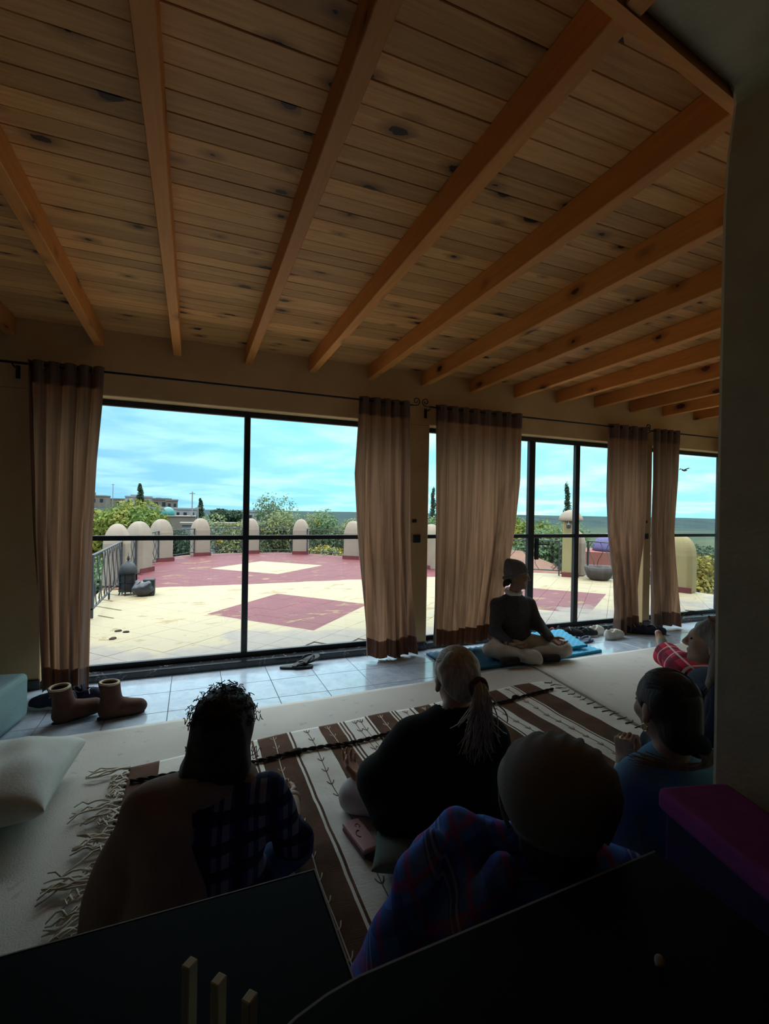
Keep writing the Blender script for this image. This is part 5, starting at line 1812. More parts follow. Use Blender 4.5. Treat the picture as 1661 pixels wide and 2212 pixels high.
def hand_sdf(wrist, d, n, side, s=1.0, curl=0.5, thumb=0.6, fore=None):
    """wrist point, finger direction, palm normal, side (+1 thumb towards d x n); five fingers, each its own bent chain"""
    w = np.array(wrist, float)
    d = np.array(d, float) / np.linalg.norm(d)
    n = np.array(n, float)
    n = n - d * (n @ d)
    n /= np.linalg.norm(n)
    l = np.cross(d, n) * side
    S = SDF(0.007 * s)
    kn = []
    for off, ln in ((0.030, 0.070), (0.010, 0.078), (-0.010, 0.072), (-0.029, 0.057)):
        k = w + (d * (0.088 - 0.12 * abs(off - 0.005)) + l * off) * s
        S.cone(w + l * off * 0.55 * s, k, 0.013 * s, 0.0115 * s, 0.012)
        kn.append((k, ln, off))
    S.cone(w, w - d * 0.03 * s, 0.021 * s, 0.022 * s, 0.012)
    for i, (k, ln, off) in enumerate(kn):
        p = k
        a = curl * (0.75 + 0.12 * i)
        ang = 0
        r = 0.0088 if i < 3 else 0.0076
        for f, fr in enumerate((0.45, 0.31, 0.24)):
            ang += a * (0.9, 1.25, 0.8)[f]
            dd = d * math.cos(ang) + n * math.sin(ang) + l * off * 1.2
            dd /= np.linalg.norm(dd)
            q = p + dd * ln * fr * s
            S.cone(p, q, r * s, (r - 0.0009) * s, 0.004)
            p = q
            r -= 0.0009
    t0 = w + (d * 0.022 + l * 0.022 + n * 0.006) * s
    t1 = t0 + (d * 0.030 + l * 0.026 + n * 0.012 * thumb) * s
    t2 = t1 + (d * 0.030 + l * (0.012 - 0.02 * thumb) + n * 0.016 * thumb) * s
    t3 = t2 + (d * 0.020 - l * 0.012 * thumb + n * 0.012 * thumb) * s
    S.chain([t0, t1, t2, t3], [0.0145 * s, 0.0115 * s, 0.0098 * s, 0.0082 * s], 0.006)
    if fore is not None:
        S.cone(w, fore, 0.024 * s, 0.034 * s, 0.02)
    return S


def strands(mb, rg, roots, path, spread, r, curl=0.0, freq=30.0, sides=4, n=14):
    """tubes following path(root) -> list of points"""
    for ro in roots:
        pts = path(ro)
        ph = rg.uniform(0, 6.28)
        out = []
        m = len(pts)
        for i, p in enumerate(pts):
            f = i / (m - 1)
            jit = np.array([rg.gauss(0, spread), rg.gauss(0, spread), rg.gauss(0, spread * .5)]) * f
            out.append(np.array(p) + jit + curl * np.array([math.cos(freq * f + ph), math.sin(freq * f + ph), 0]) * min(1, 3 * f))
        mb.tube(out, [r * (1 - 0.6 * i / (m - 1)) for i in range(m)], sides)


def bez(a, b, c, d, n=12):
    a, b, c, d = [np.array(q, float) for q in (a, b, c, d)]
    return [(1 - t) ** 3 * a + 3 * (1 - t) ** 2 * t * b + 3 * (1 - t) * t * t * c + t ** 3 * d for t in np.linspace(0, 1, n)]


def comb(HP, rg, c, r, k, end):
    """a strand lying on the skull from the hairline back to the tie"""
    a = rg.uniform(-1.15, 1.15)
    b0 = rg.uniform(0.75, 1.2) + 0.25 * abs(a)
    pts = []
    for b in np.linspace(b0, 2.75, 11):
        q = (b - b0) / (2.75 - b0)
        aa = a * (1 - 0.45 * q ** 2)
        pts.append(HP(c[0] + r[0] / k * 0.985 * math.sin(aa), c[1] + r[1] / k * 0.985 * math.cos(aa) * math.cos(b), c[2] + r[2] / k * 0.985 * math.cos(aa) * math.sin(b)))
    pts.append(np.array(end) * 0.6 + pts[-1] * 0.4)
    pts.append(np.array(end))
    return pts


class Person:
    def __init__(self, label, root, fwd):
        self.t = thing('person', label, 'person', root, 0, 'people seated in the circle')
        self.o = np.array(root, float)
        f = np.array([fwd[0], fwd[1], 0.0])
        f /= np.linalg.norm(f)
        self.f, self.r = f, np.array([f[1], -f[0], 0.0])

    def L(self, a, b, c):            # right, forward, up from the root
        return self.r * a + self.f * b + np.array([0, 0, c])

    def W(self, x, y, z):            # a world point
        return np.array([x, y, z]) - self.o

    def rot(self):
        return np.stack([self.r, self.f, np.array([0, 0, 1.0])], 0)


def core(p, sh=0.14, zs=0.42, hip=0.13, arms=(), legs=()):
    """the trunk and limbs below the clothes, one surface"""
    S = SDF(0.04)
    R = p.rot()
    S.ell(p.L(0, 0, 0.11), (hip, 0.085, 0.085), R).ell(p.L(0, 0.01, zs * 0.6), (0.11, 0.075, zs * 0.38), R).cone(p.L(-sh * .8, 0, zs), p.L(sh * .8, 0, zs), 0.042, 0.042)
    S.cone(p.L(0, 0, zs), p.L(0, 0.0, zs + 0.05), 0.05, 0.045)
    for sg, e, f in arms:
        S.chain([p.L(sg * sh * 0.95, 0, zs), e, f], [0.040, 0.034, 0.028], 0.02)
    return S


# ---------------------------------------------------------------- 1. person in the beanie by the door
p = Person('person sitting cross-legged on the blue mats in grey beanie and dark sweater', (2.72, 3.60, 0.026), (-0.14, -0.99))
Rm = hframe((0.80, -0.58, -0.05))
hc = p.W(2.732, 3.562, 0.722)
H1, HP = head_sdf(hc, Rm, 0.98)
H1.cone(hc + np.array([0, 0.01, -0.06]), p.L(0, 0.0, 0.46), 0.048, 0.056)
hr = p.W(2.600, 3.350, 0.150)
hl = p.W(2.935, 3.245, 0.175)
wr_r, wr_l = p.W(2.545, 3.395, 0.165), p.W(2.915, 3.320, 0.200)
HR = hand_sdf(wr_r, hr - wr_r + np.array([0.01, -0.02, -0.01]), (0.3, 0, 1), 1, 0.95, 0.55, 1.0, p.W(2.53, 3.47, 0.19))
HL = hand_sdf(wr_l, hl - wr_l + np.array([0.03, -0.02, -0.01]), (-0.3, 0, 1), -1, 0.95, 0.5, 1.0, p.W(2.905, 3.40, 0.225))
C1 = core(p, 0.13, 0.40, arms=((1, p.W(2.505, 3.56, 0.255), wr_r), (-1, p.W(2.92, 3.50, 0.285), wr_l)))
sdf_obj('body', [(C1, 0.014), (H1, 0.0055), (HR, 0.004), (HL, 0.004)], 0, MT['skin_tan'], p.t)
add_eyes(p.t, HP, 0.98)
MT['knit_grey'] = M('speckled_charcoal_knit', (0.030, 0.030, 0.036), (0.085, 0.085, 0.09), 0.95, 150, 220, 0.4)
S = SDF(0.06)
R = p.rot()
S.ell(p.L(0, 0.0, 0.34), (0.165, 0.118, 0.19), R).ell(p.L(0, 0.01, 0.16), (0.175, 0.13, 0.10), R).cone(p.L(-0.13, 0, 0.435), p.L(0.13, 0, 0.435), 0.060, 0.060)
S.cone(p.L(0, 0.0, 0.445), p.L(0, 0.005, 0.535), 0.095, 0.056)
S.chain([p.L(0.160, 0.0, 0.430), p.W(2.500, 3.560, 0.255), wr_r + np.array([0, 0.01, 0.003])], [0.060, 0.052, 0.036], 0.035)
S.chain([p.L(-0.160, 0.0, 0.430), p.W(2.925, 3.50, 0.285), wr_l + np.array([0, 0.01, 0.003])], [0.060, 0.052, 0.036], 0.035)
S.disp = wrinkle(0.0045, 38, 1)
S.cut_cone(p.L(0, 0.0, 0.53), p.L(0, 0.01, 0.62), 0.050, 0.06)
sw = sdf_obj('sweater', S, 0.009, MT['knit_grey'], p.t)
MT['white_cotton'] = M('white_cotton', (0.70, 0.68, 0.64), (0.62, 0.60, 0.56), 0.9, 12, 120, 0.2)
S = SDF(0.02)
ring = [p.L(0.060 * math.cos(a), 0.004 + 0.056 * math.sin(a), 0.548 - 0.016 * math.sin(a)) for a in np.linspace(0, 2 * math.pi, 15)]
S.chain(ring, [0.017] * 15)
sdf_obj('collar', S, 0.006, MT['white_cotton'], sw)
MT['trouser_cream'] = M('cream_baggy_cotton', (0.58, 0.53, 0.47), (0.48, 0.435, 0.385), 0.9, 9, 110, 0.2)
S = SDF(0.06)
kr, kl = p.L(0.30, 0.17, 0.082), p.L(-0.36, 0.25, 0.078)
S.ell(p.L(0, 0.0, 0.085), (0.19, 0.15, 0.09), R)
S.cone(p.L(0.10, 0.05, 0.10), kr, 0.088, 0.062, 0.03).cone(p.L(-0.10, 0.05, 0.10), kl, 0.088, 0.064, 0.03)
S.cone(kr, p.L(-0.03, 0.36, 0.05), 0.062, 0.045, 0.03).cone(kl, p.L(0.06, 0.25, 0.045), 0.062, 0.045, 0.03)
S.cone(p.L(0.10, 0.29, 0.075), p.L(-0.02, 0.40, 0.035), 0.045, 0.03, 0.03)
S.disp = wrinkle(0.009, 46, 3, (1, 1, .6))
S.cut_plane(p.L(0, 0, 0.002), (0, 0, -1))
sdf_obj('trousers', S, 0.010, MT['trouser_cream'], p.t)
MT['sock_dark'] = M('dark_wool_sock', (0.03, 0.026, 0.028), None, 0.95)
for q in (p.L(0.16, 0.36, 0.040), p.L(-0.12, 0.34, 0.036)):
    S = SDF(0.02).cone(q, q + p.r * 0.11 * (1 if q @ p.r > 0 else -1) + np.array([0, 0, -0.004]), 0.032, 0.036)
    S.cut_plane((0, 0, 0.001), (0, 0, -1))
    sdf_obj('sock', S, 0.008, MT['sock_dark'], p.t)
MT['beanie_grey'] = M('grey_knit_beanie', (0.17, 0.165, 0.17), (0.12, 0.115, 0.12), 0.95, 60, 200, 0.4, stretch=(1, 1, .3))
S = SDF(0.03)
S.ell(HP(0, -0.018, 0.040), (0.090, 0.108, 0.104), Rm.T).ell(HP(0, -0.055, 0.085), (0.068, 0.062, 0.060), Rm.T).ell(HP(0, -0.090, 0.125), (0.030, 0.028, 0.026), Rm.T)
S.cut_plane(HP(0, 0.0, 0.008), Rm @ np.array([0, 0.42, -1]))
S.disp = wrinkle(0.002, 60, 5)
bn = sdf_obj('beanie', S, 0.007, MT['beanie_grey'], p.t)
S = SDF(0.012)
S.chain([HP(0.083 * math.cos(a), -0.018 + 0.101 * math.sin(a), 0.012 + 0.042 * math.sin(a)) for a in np.linspace(0, 2 * math.pi, 25)], [0.0115] * 25)
sdf_obj('brim', S, 0.006, MT['beanie_grey'], bn)
S = SDF(0.02).ell(HP(0, -0.082, -0.055), (0.045, 0.03, 0.045), Rm.T).ell(HP(0.015, -0.11, -0.085), (0.016, 0.014, 0.03), Rm.T)
sdf_obj('hair', S, 0.007, MT['hair_black'], p.t)

# ---------------------------------------------------------------- 2. curly-haired person with the shawl
p = Person('person with dark curly hair, brown shawl over one shoulder and plaid shirt, seen from behind', (0.07, 1.53, 0.022), (0.22, 0.975))
R = p.rot()
Rm = hframe((0.42, 0.90, -0.12))
hc = p.W(0.105, 1.578, 0.590)
H2, HP = head_sdf(hc, Rm, 0.95)
H2.cone(hc + np.array([0, -0.02, -0.06]), p.L(0.0, -0.01, 0.40), 0.050, 0.058)
lh = p.L(0.20, 0.38, 0.15)
HL = hand_sdf(lh, (0.0, 0.9, -0.3), (0, 0, 1), 1, 0.92, 0.5, 0.6, p.L(0.23, 0.28, 0.20))
HR = hand_sdf(p.L(-0.20, 0.38, 0.15), (0.1, 0.9, -0.3), (0, 0, 1), -1, 0.92, 0.5, 0.6, p.L(-0.23, 0.28, 0.20))
sdf_obj('body', [(core(p, 0.13, 0.33, arms=((1, p.L(0.235, 0.06, 0.205), p.L(0.23, 0.28, 0.20)), (-1, p.L(-0.235, 0.06, 0.205), p.L(-0.23, 0.28, 0.20)))), 0.014), (H2, 0.0055), (HL, 0.0045), (HR, 0.0045)], 0, MT['skin'], p.t)
add_eyes(p.t, HP, 0.95)
MT['plaid_navy'] = plaid('navy_plaid_flannel', (0.035, 0.055, 0.17), [(0, 0.095, 0.52, 0.20, (0.34, 0.36, 0.42), 0.6), (0, 0.095, 0.80, 0.14, (0.34, 0.36, 0.42), 0.5), (0, 0.095, 0.2, 0.25, (0.018, 0.022, 0.05), 0.8), (1, 0.075, 0.0, 0.42, (0.015, 0.018, 0.05), 0.85), (1, 0.075, 0.62, 0.07, (0.012, 0.012, 0.03), 0.8)],
                       axes=((0.97, -0.22, 0), (0, 0, 1)))
S = SDF(0.07)
S.ell(p.L(0, -0.01, 0.28), (0.160, 0.115, 0.18), R).ell(p.L(0, 0.0, 0.11), (0.185, 0.14, 0.12), R).cone(p.L(-0.13, -0.01, 0.385), p.L(0.13, -0.01, 0.385), 0.060, 0.060)
for q in (-1, 1):
    S.chain([p.L(q * 0.165, 0.0, 0.385), p.L(q * 0.245, 0.06, 0.205), p.L(q * 0.205, 0.36, 0.155)], [0.060, 0.052, 0.036], 0.035)
S.disp = wrinkle(0.006, 34, 11)
S.cut_plane(p.L(0, 0, 0.003), (0, 0, -1))
sdf_obj('shirt', S, 0.009, MT['plaid_navy'], p.t)
MT['denim'] = M('blue_denim', (0.07, 0.13, 0.27), (0.05, 0.095, 0.20), 0.9, 14, 160, 0.3)
S = SDF(0.06)
S.ell(p.L(0, 0.0, 0.085), (0.19, 0.15, 0.09), R)
for q in (-1, 1):
    k_ = p.L(q * (0.235 if q > 0 else 0.21), 0.20, 0.095)
    S.cone(p.L(q * 0.10, 0.04, 0.10), k_, 0.085, 0.058).cone(k_, p.L(-q * 0.05, 0.34, 0.055), 0.056, 0.048)
S.disp = wrinkle(0.007, 44, 12)
S.cut_plane(p.L(0, 0, 0.002), (0, 0, -1))
sdf_obj('jeans', S, 0.011, MT['denim'], p.t)
MT['shawl'] = M('pinkish_brown_wool_shawl', (0.36, 0.265, 0.235), (0.28, 0.20, 0.175), 0.95, 8, 130, 0.35)
S = SDF(0.05)
nk = p.W(0.085, 1.545, 0.445)
S.chain([nk + p.L(0.080 * math.cos(a), 0.072 * math.sin(a), 0.012 * math.sin(2 * a) - 0.012 * math.sin(a)) for a in np.linspace(0, 2 * math.pi, 19)], [0.034 + 0.006 * math.sin(3 * a) for a in range(19)], 0.02)
S.cone(p.L(-0.055, -0.04, 0.415), p.L(-0.175, 0.0, 0.375), 0.042, 0.070)
S.cone(p.L(-0.17, 0.0, 0.37), p.L(-0.285, 0.03, 0.10), 0.080, 0.085)
S.cone(p.L(-0.10, -0.08, 0.36), p.L(-0.145, -0.13, 0.03), 0.060, 0.085)
S.cone(p.L(-0.045, -0.085, 0.36), p.L(0.005, -0.165, 0.03), 0.030, 0.030)
S.cone(p.L(-0.25, 0.02, 0.16), p.L(-0.29, -0.05, 0.03), 0.070, 0.075)
w1_ = wrinkle(0.010, 26, 13, (1, 1, .15))
S.disp = w1_
S.cut_plane(p.L(0, 0, 0.002), (0, 0, -1))
sdf_obj('shawl', S, 0.009, MT['shawl'], p.t)
S = SDF(0.03)
S.ell(HP(0, -0.022, 0.032), (0.096, 0.112, 0.106), Rm.T).ell(HP(0, -0.060, -0.050), (0.092, 0.075, 0.095), Rm.T).ell(HP(-0.06, -0.050, -0.110), (0.055, 0.055, 0.062), Rm.T).ell(HP(-0.09, -0.02, -0.150), (0.035, 0.035, 0.045), Rm.T).ell(HP(0.05, -0.05, -0.09), (0.05, 0.05, 0.05), Rm.T)
S.disp = wrinkle(0.0035, 85, 14)
S.cut_ell(HP(0, 0.135, -0.04), (0.075 * 1.0, 0.075, 0.10))
hr_ = sdf_obj('hair', S, 0.007, MT['hair_black'], p.t)
rg = random.Random(9)
mb = MB()
for k in range(190):
    th = rg.uniform(0, 2 * math.pi)
    el = rg.uniform(-0.7, 1.5) if rg.random() < 0.5 else rg.uniform(0.2, 1.5)
    d_ = np.array([math.cos(th) * math.cos(el), math.sin(th) * math.cos(el), math.sin(el)])
    if d_[1] > 0.55 and d_[2] < 0.5:
        continue
    base = HP(0.092 * d_[0], -0.024 + 0.108 * d_[1], 0.032 + 0.102 * d_[2] - (0.06 if d_[2] < 0 else 0))
    dw = Rm @ d_
    t1 = np.cross(dw, [0.3, 0.2, 1.0])
    t1 /= np.linalg.norm(t1)
    t2 = np.cross(dw, t1)
    rr = rg.uniform(0.005, 0.012)
    tn = rg.uniform(1.2, 2.4)
    ph = rg.uniform(0, 6)
    L_ = rg.uniform(0.006, 0.030)
    pts = [base + dw * (L_ * f + 0.004) + (t1 * math.cos(ph + 6.28 * tn * f) + t2 * math.sin(ph + 6.28 * tn * f)) * rr * (1 - .3 * f) for f in np.linspace(0, 1, 15)]
    mb.tube(pts, 0.0013, 4)
tag(mb.build('curls', MT['hair_black'], hr_, smooth=True), kind='stuff')
MT['glasses'] = M('thin_dark_frame', (0.02, 0.02, 0.022), None, 0.3, metal=0.6)
g = MB()
for q in (-1, 1):
    g.tube([HP(q * 0.032 + 0.023 * math.cos(a), 0.112, 0.006 + 0.020 * math.sin(a)) for a in np.linspace(0, 2 * math.pi, 16, endpoint=False)], 0.0015, 4, closed=True)
    g.tube([HP(q * 0.056, 0.110, 0.010), HP(q * 0.078, 0.06, 0.010), HP(q * 0.082, 0.0, 0.008)], 0.0015, 4)
g.tube([HP(-0.009, 0.112, 0.008), HP(0.009, 0.112, 0.008)], 0.0015, 4)
g.build('glasses', MT['glasses'], p.t)

# ---------------------------------------------------------------- 3. woman in black with the blond ponytail
p = Person('woman in a loose black wool top with an ash-blond ponytail, sitting on the green cushion', (0.93, 1.60, 0.118), (0.33, 0.944))
R = p.rot()
Rm = hframe((0.10, 0.99, -0.10))
hc = p.W(0.965, 1.632, 0.640)
H3, HP = head_sdf(hc, Rm, 0.96)
H3.cone(hc + np.array([0, -0.02, -0.06]), p.L(0.0, -0.01, 0.335), 0.048, 0.055)
wl = p.W(0.672, 1.915, 0.150)
HL = hand_sdf(wl, (-0.15, 0.85, 0.30), (0.3, 0.1, 1), -1, 0.92, 0.35, 0.8, p.W(0.715, 1.835, 0.175))
HR = hand_sdf(p.L(0.30, 0.28, 0.06), (0.1, 0.9, -0.1), (0, 0, 1), 1, 0.92, 0.4, 0.8, p.L(0.28, 0.18, 0.10))
sdf_obj('body', [(core(p, 0.13, 0.26, arms=((-1, p.W(0.715, 1.755, 0.235), p.W(0.715, 1.835, 0.175)), (1, p.L(0.21, 0.08, 0.12), p.L(0.28, 0.18, 0.10)))), 0.014), (H3, 0.0055), (HL, 0.004), (HR, 0.0045)], 0, MT['skin'], p.t)
add_eyes(p.t, HP, 0.96)
MT['black_wool'] = M('black_wool', (0.010, 0.0105, 0.011), (0.016, 0.016, 0.016), 0.95, 20, 160, 0.35)
S = SDF(0.08)
S.ell(p.L(0, -0.01, 0.215), (0.175, 0.125, 0.20), R).ell(p.L(0, -0.015, 0.055), (0.235, 0.165, 0.115), R).cone(p.L(-0.125, -0.01, 0.315), p.L(0.125, -0.01, 0.315), 0.062, 0.062)
S.cone(p.L(0, 0.0, 0.33), p.L(0.0, 0.0, 0.385), 0.070, 0.055)
S.chain([p.L(-0.165, 0.0, 0.305), p.W(0.705, 1.745, 0.245), p.W(0.690, 1.875, 0.160)], [0.066, 0.075, 0.045], 0.05)
S.chain([p.L(0.165, 0.0, 0.305), p.L(0.215, 0.08, 0.12), p.L(0.27, 0.22, 0.065)], [0.066, 0.070, 0.045], 0.05)
S.cone(p.W(0.715, 1.775, 0.20), p.L(-0.21, -0.02, 0.03), 0.065, 0.085)
S.disp = wrinkle(0.006, 28, 21, (1, 1, .4))
S.cut_plane(p.L(0, 0, -0.004), (0, 0, -1))
S.cut_cone(p.L(0, 0.01, 0.385), p.L(0, 0.02, 0.45), 0.046, 0.055)
tp = sdf_obj('wool_top', S, 0.009, MT['black_wool'], p.t)
S = SDF(0.014)
S.chain([p.L(0.056 * math.cos(a), 0.002 + 0.052 * math.sin(a), 0.372 - 0.018 * math.sin(a)) for a in np.linspace(0, 2 * math.pi, 15)], [0.012] * 15)
sdf_obj('collar', S, 0.006, MT['white_cotton'], tp)
MT['trouser_white'] = M('white_leggings', (0.62, 0.60, 0.62), (0.54, 0.52, 0.54), 0.85, 12)
S = SDF(0.05)
for q in (-1, 1):
    k_ = p.W(0.655, 1.915, 0.085) if q < 0 else p.L(0.36, 0.18, -0.03)
    S.cone(p.L(q * 0.10, 0.02, 0.03), k_, 0.085, 0.060).cone(k_, p.L(-q * 0.02, 0.36, -0.04), 0.056, 0.045)
S.cut_plane(p.L(0, 0, -0.086), (0, 0, -1))
sdf_obj('leggings', S, 0.010, MT['trouser_white'], p.t)
S = SDF(0.025)
S.ell(HP(0, -0.020, 0.036), (0.085, 0.104, 0.094), Rm.T).ell(HP(0.0, -0.075, -0.005), (0.065, 0.05, 0.065), Rm.T)
S.disp = wrinkle(0.003, 95, 22, (1, 1, .2))
S.cut_ell(HP(0, 0.125, -0.045), (0.085, 0.085, 0.115))
S.cut_ell(HP(-0.088, 0.0, -0.022), (0.024, 0.03, 0.042))
S.cut_ell(HP(0.088, 0.0, -0.022), (0.024, 0.03, 0.042))
hr_ = sdf_obj('hair', S, 0.006, MT['hair_blond'], p.t)
rg = random.Random(4)
clip = HP(0.035, -0.125, -0.005)
mb = MB()
for k in range(170):
    a = rg.uniform(0, 6.28)
    q = rg.random() ** .5
    ro = clip + Rm @ np.array([0.026 * q * math.cos(a), -0.008, 0.028 * q * math.sin(a)])
    tip = p.W(0.965 + rg.gauss(0, 0.040), 1.460 + rg.gauss(0, 0.015), 0.47 + rg.uniform(-0.07, 0.08))
    mid = (ro + tip) / 2
    pts = bez(ro, ro + Rm @ np.array([0.01, -0.055, -0.01]), mid + np.array([rg.gauss(0, .02) - 0.02, -0.035, -0.02]), tip, 14)
    strands(mb, rg, [0], lambda _: pts, 0.0015, rg.uniform(0.003, 0.0055), 0.004, 9)
for k in range(150):      # hair combed back over the skull
    pts = comb(HP, rg, (0.0, -0.020, 0.036), (0.086, 0.105, 0.095), 0.96, clip)
    strands(mb, rg, [0], lambda _: pts, 0.0006, 0.0030, 0.0, 1)
mb.build('strands', MT['hair_blond'], hr_, smooth=True)
MT['scrunchie'] = M('brown_hair_tie', (0.10, 0.06, 0.04), None, 0.8)
MB().tube([clip + Rm @ np.array([0.030 * math.cos(a), -0.014 + 0.004 * math.sin(5 * a), 0.030 * math.sin(a)]) for a in np.linspace(0, 2 * math.pi, 22, endpoint=False)], 0.010, 7, closed=True).build('hair_tie', MT['scrunchie'], hr_, smooth=True)

# ---------------------------------------------------------------- 4. beanie wearer in the foreground
p = Person('person in a big taupe beanie and blue plaid flannel, nearest the camera, seen from behind', (0.735, 0.835, 0.022), (0.60, 0.80))
R = p.rot()
Rm = hframe((0.58, 0.80, -0.10))
hc = p.W(0.702, 0.778, 0.704)
H4, HP = head_sdf(hc, Rm, 0.98)
H4.cone(hc + np.array([0, -0.0, -0.06]), p.L(0.0, -0.03, 0.54), 0.052, 0.06)
HR = hand_sdf(p.L(0.16, 0.38, 0.20), (0.2, 0.8, -0.3), (0, 0, 1), 1, 0.95, 0.5, 0.6, p.L(0.2, 0.28, 0.22))
HL = hand_sdf(p.L(-0.16, 0.38, 0.20), (0.4, 0.8, -0.3), (0, 0, 1), -1, 0.95, 0.5, 0.6, p.L(-0.2, 0.28, 0.22))
sdf_obj('body', [(core(p, 0.13, 0.43, arms=((1, p.L(0.22, 0.08, 0.30), p.L(0.2, 0.28, 0.22)), (-1, p.L(-0.23, 0.10, 0.32), p.L(-0.2, 0.28, 0.22)))), 0.014), (H4, 0.006), (HR, 0.0045), (HL, 0.0045)], 0, MT['skin'], p.t)
add_eyes(p.t, HP, 0.98)
MT['plaid_blue'] = plaid('blue_plaid_flannel', (0.13, 0.29, 0.95), [(0, 0.085, 0.1, 0.30, (0.05, 0.08, 0.38), 0.6), (1, 0.085, 0.3, 0.30, (0.05, 0.08, 0.38), 0.6), (0, 0.085, 0.60, 0.16, (0.42, 0.07, 0.26), 0.6), (1, 0.085, 0.80, 0.16, (0.42, 0.07, 0.26), 0.6), (0, 0.17, 0.46, 0.03, (0.50, 0.62, 0.95), 0.5), (1, 0.17, 0.12, 0.03, (0.50, 0.62, 0.95), 0.5), (0, 0.17, 0.53, 0.02, (0.50, 0.62, 0.95), 0.45)],
                       axes=((0.75, -0.45, 0.5), (-0.35, 0.3, 0.88)))
S = SDF(0.06)
S.ell(p.L(0, -0.01, 0.36), (0.165, 0.115, 0.20), R).ell(p.L(0, 0.0, 0.14), (0.20, 0.14, 0.14), R).cone(p.L(-0.11, -0.02, 0.495), p.L(0.115, -0.02, 0.49), 0.068, 0.070)
S.cone(p.L(0, -0.03, 0.49), p.L(0, -0.035, 0.572), 0.085, 0.072)
S.chain([p.L(0.16, 0.0, 0.485), p.L(0.225, 0.08, 0.30), p.L(0.17, 0.35, 0.21)], [0.070, 0.060, 0.042], 0.04)
S.chain([p.L(-0.15, 0.0, 0.49), p.L(-0.24, 0.10, 0.32), p.L(-0.17, 0.35, 0.21)], [0.070, 0.060, 0.042], 0.04)
# the flannel thrown up in thick folds at the left
S.chain([p.W(0.618, 0.835, 0.612), p.W(0.541, 0.895, 0.605), p.W(0.50, 0.90, 0.55)], [0.026, 0.034, 0.05], 0.028)
S.chain([p.W(0.462, 0.855, 0.622), p.W(0.418, 0.838, 0.57), p.W(0.375, 0.818, 0.50), p.W(0.335, 0.80, 0.42), p.W(0.315, 0.80, 0.30)], [0.028, 0.040, 0.048, 0.052, 0.06], 0.03)
S.chain([p.W(0.567, 0.772, 0.600), p.W(0.510, 0.765, 0.560), p.W(0.468, 0.758, 0.515), p.W(0.49, 0.770, 0.44)], [0.030, 0.030, 0.032, 0.05], 0.022)
S.cone(p.W(0.50, 0.90, 0.50), p.W(0.40, 0.86, 0.36), 0.075, 0.10)
S.cone(p.W(0.52, 0.84, 0.44), p.W(0.50, 0.85, 0.2), 0.10, 0.13)
S.disp = wrinkle(0.0055, 48, 31)
S.cut_plane(p.L(0, 0, 0.003), (0, 0, -1))
sdf_obj('flannel', S, 0.008, MT['plaid_blue'], p.t)
MT['trouser_dark'] = M('dark_trousers', (0.02, 0.02, 0.028), (0.03, 0.03, 0.04), 0.9, 12)
S = SDF(0.06)
S.ell(p.L(0, 0.0, 0.085), (0.19, 0.15, 0.09), R)
for q in (-1, 1):
    k_ = p.L(q * 0.30, 0.30, 0.12)
    S.cone(p.L(q * 0.10, 0.04, 0.10), k_, 0.09, 0.07).cone(k_, p.L(-q * 0.05, 0.40, 0.055), 0.066, 0.048)
S.cut_plane(p.L(0, 0, 0.002), (0, 0, -1))
sdf_obj('trousers', S, 0.012, MT['trouser_dark'], p.t)
MT['beanie_taupe'] = M('taupe_jersey_beanie', (0.27, 0.245, 0.24), (0.22, 0.20, 0.198), 0.92, 8, 120, 0.25)
S = SDF(0.035)
S.ell(HP(0, -0.020, 0.026), (0.112, 0.118, 0.104), Rm.T).ell(HP(0.004, -0.045, 0.045), (0.106, 0.098, 0.084), Rm.T)


def beanie_fold(X, Y, Z, c=HP(0.01, 0.02, 0.075), ax=Rm):
    px, py, pz = X - c[0], Y - c[1], Z - c[2]
    u = ax[0, 0] * px + ax[1, 0] * py + ax[2, 0] * pz
    v = ax[0, 1] * px + ax[1, 1] * py + ax[2, 1] * pz
    w = ax[0, 2] * px + ax[1, 2] * py + ax[2, 2] * pz
    a = np.arctan2(w, u)
    fall = np.clip(1.3 - np.sqrt(u * u + w * w + v * v) / 0.15, 0, 1) * np.clip((v + 0.10) / 0.10, 0, 1)
    return 0.008 * np.sin(13 * a + 5 * v / 0.1) * fall


_w4 = wrinkle(0.0022, 34, 33)
S.disp = lambda X, Y, Z: beanie_fold(X, Y, Z) + _w4(X, Y, Z)
S.cut_plane(HP(0, 0, -0.052), Rm @ np.array([0, -0.10, -1]))
bn = sdf_obj('beanie', S, 0.006, MT['beanie_taupe'], p.t)
S = SDF(0.012)
S.chain([HP(0.076 * math.cos(a), -0.022 + 0.084 * math.sin(a), -0.048 - 0.010 * math.sin(a)) for a in np.linspace(0, 2 * math.pi, 25)], [0.010] * 25)
sdf_obj('brim', S, 0.006, MT['beanie_taupe'], bn)
S = SDF(0.03).ell(HP(0, -0.040, -0.075), (0.070, 0.062, 0.060), Rm.T)
S.disp = wrinkle(0.003, 70, 36, (1, 1, .3))
sdf_obj('hair', S, 0.007, MT['hair_dark'], p.t)
seam = [HP(0.1135 * math.cos(a) * 0.99, -0.028 + 0.010 * math.sin(a), 0.012 + 0.1165 * math.sin(a)) for a in np.linspace(-0.6, math.pi + 0.6, 40)]
MB().tube(seam, 0.0045, 6).build('seam', MT['beanie_taupe'], bn, smooth=True)

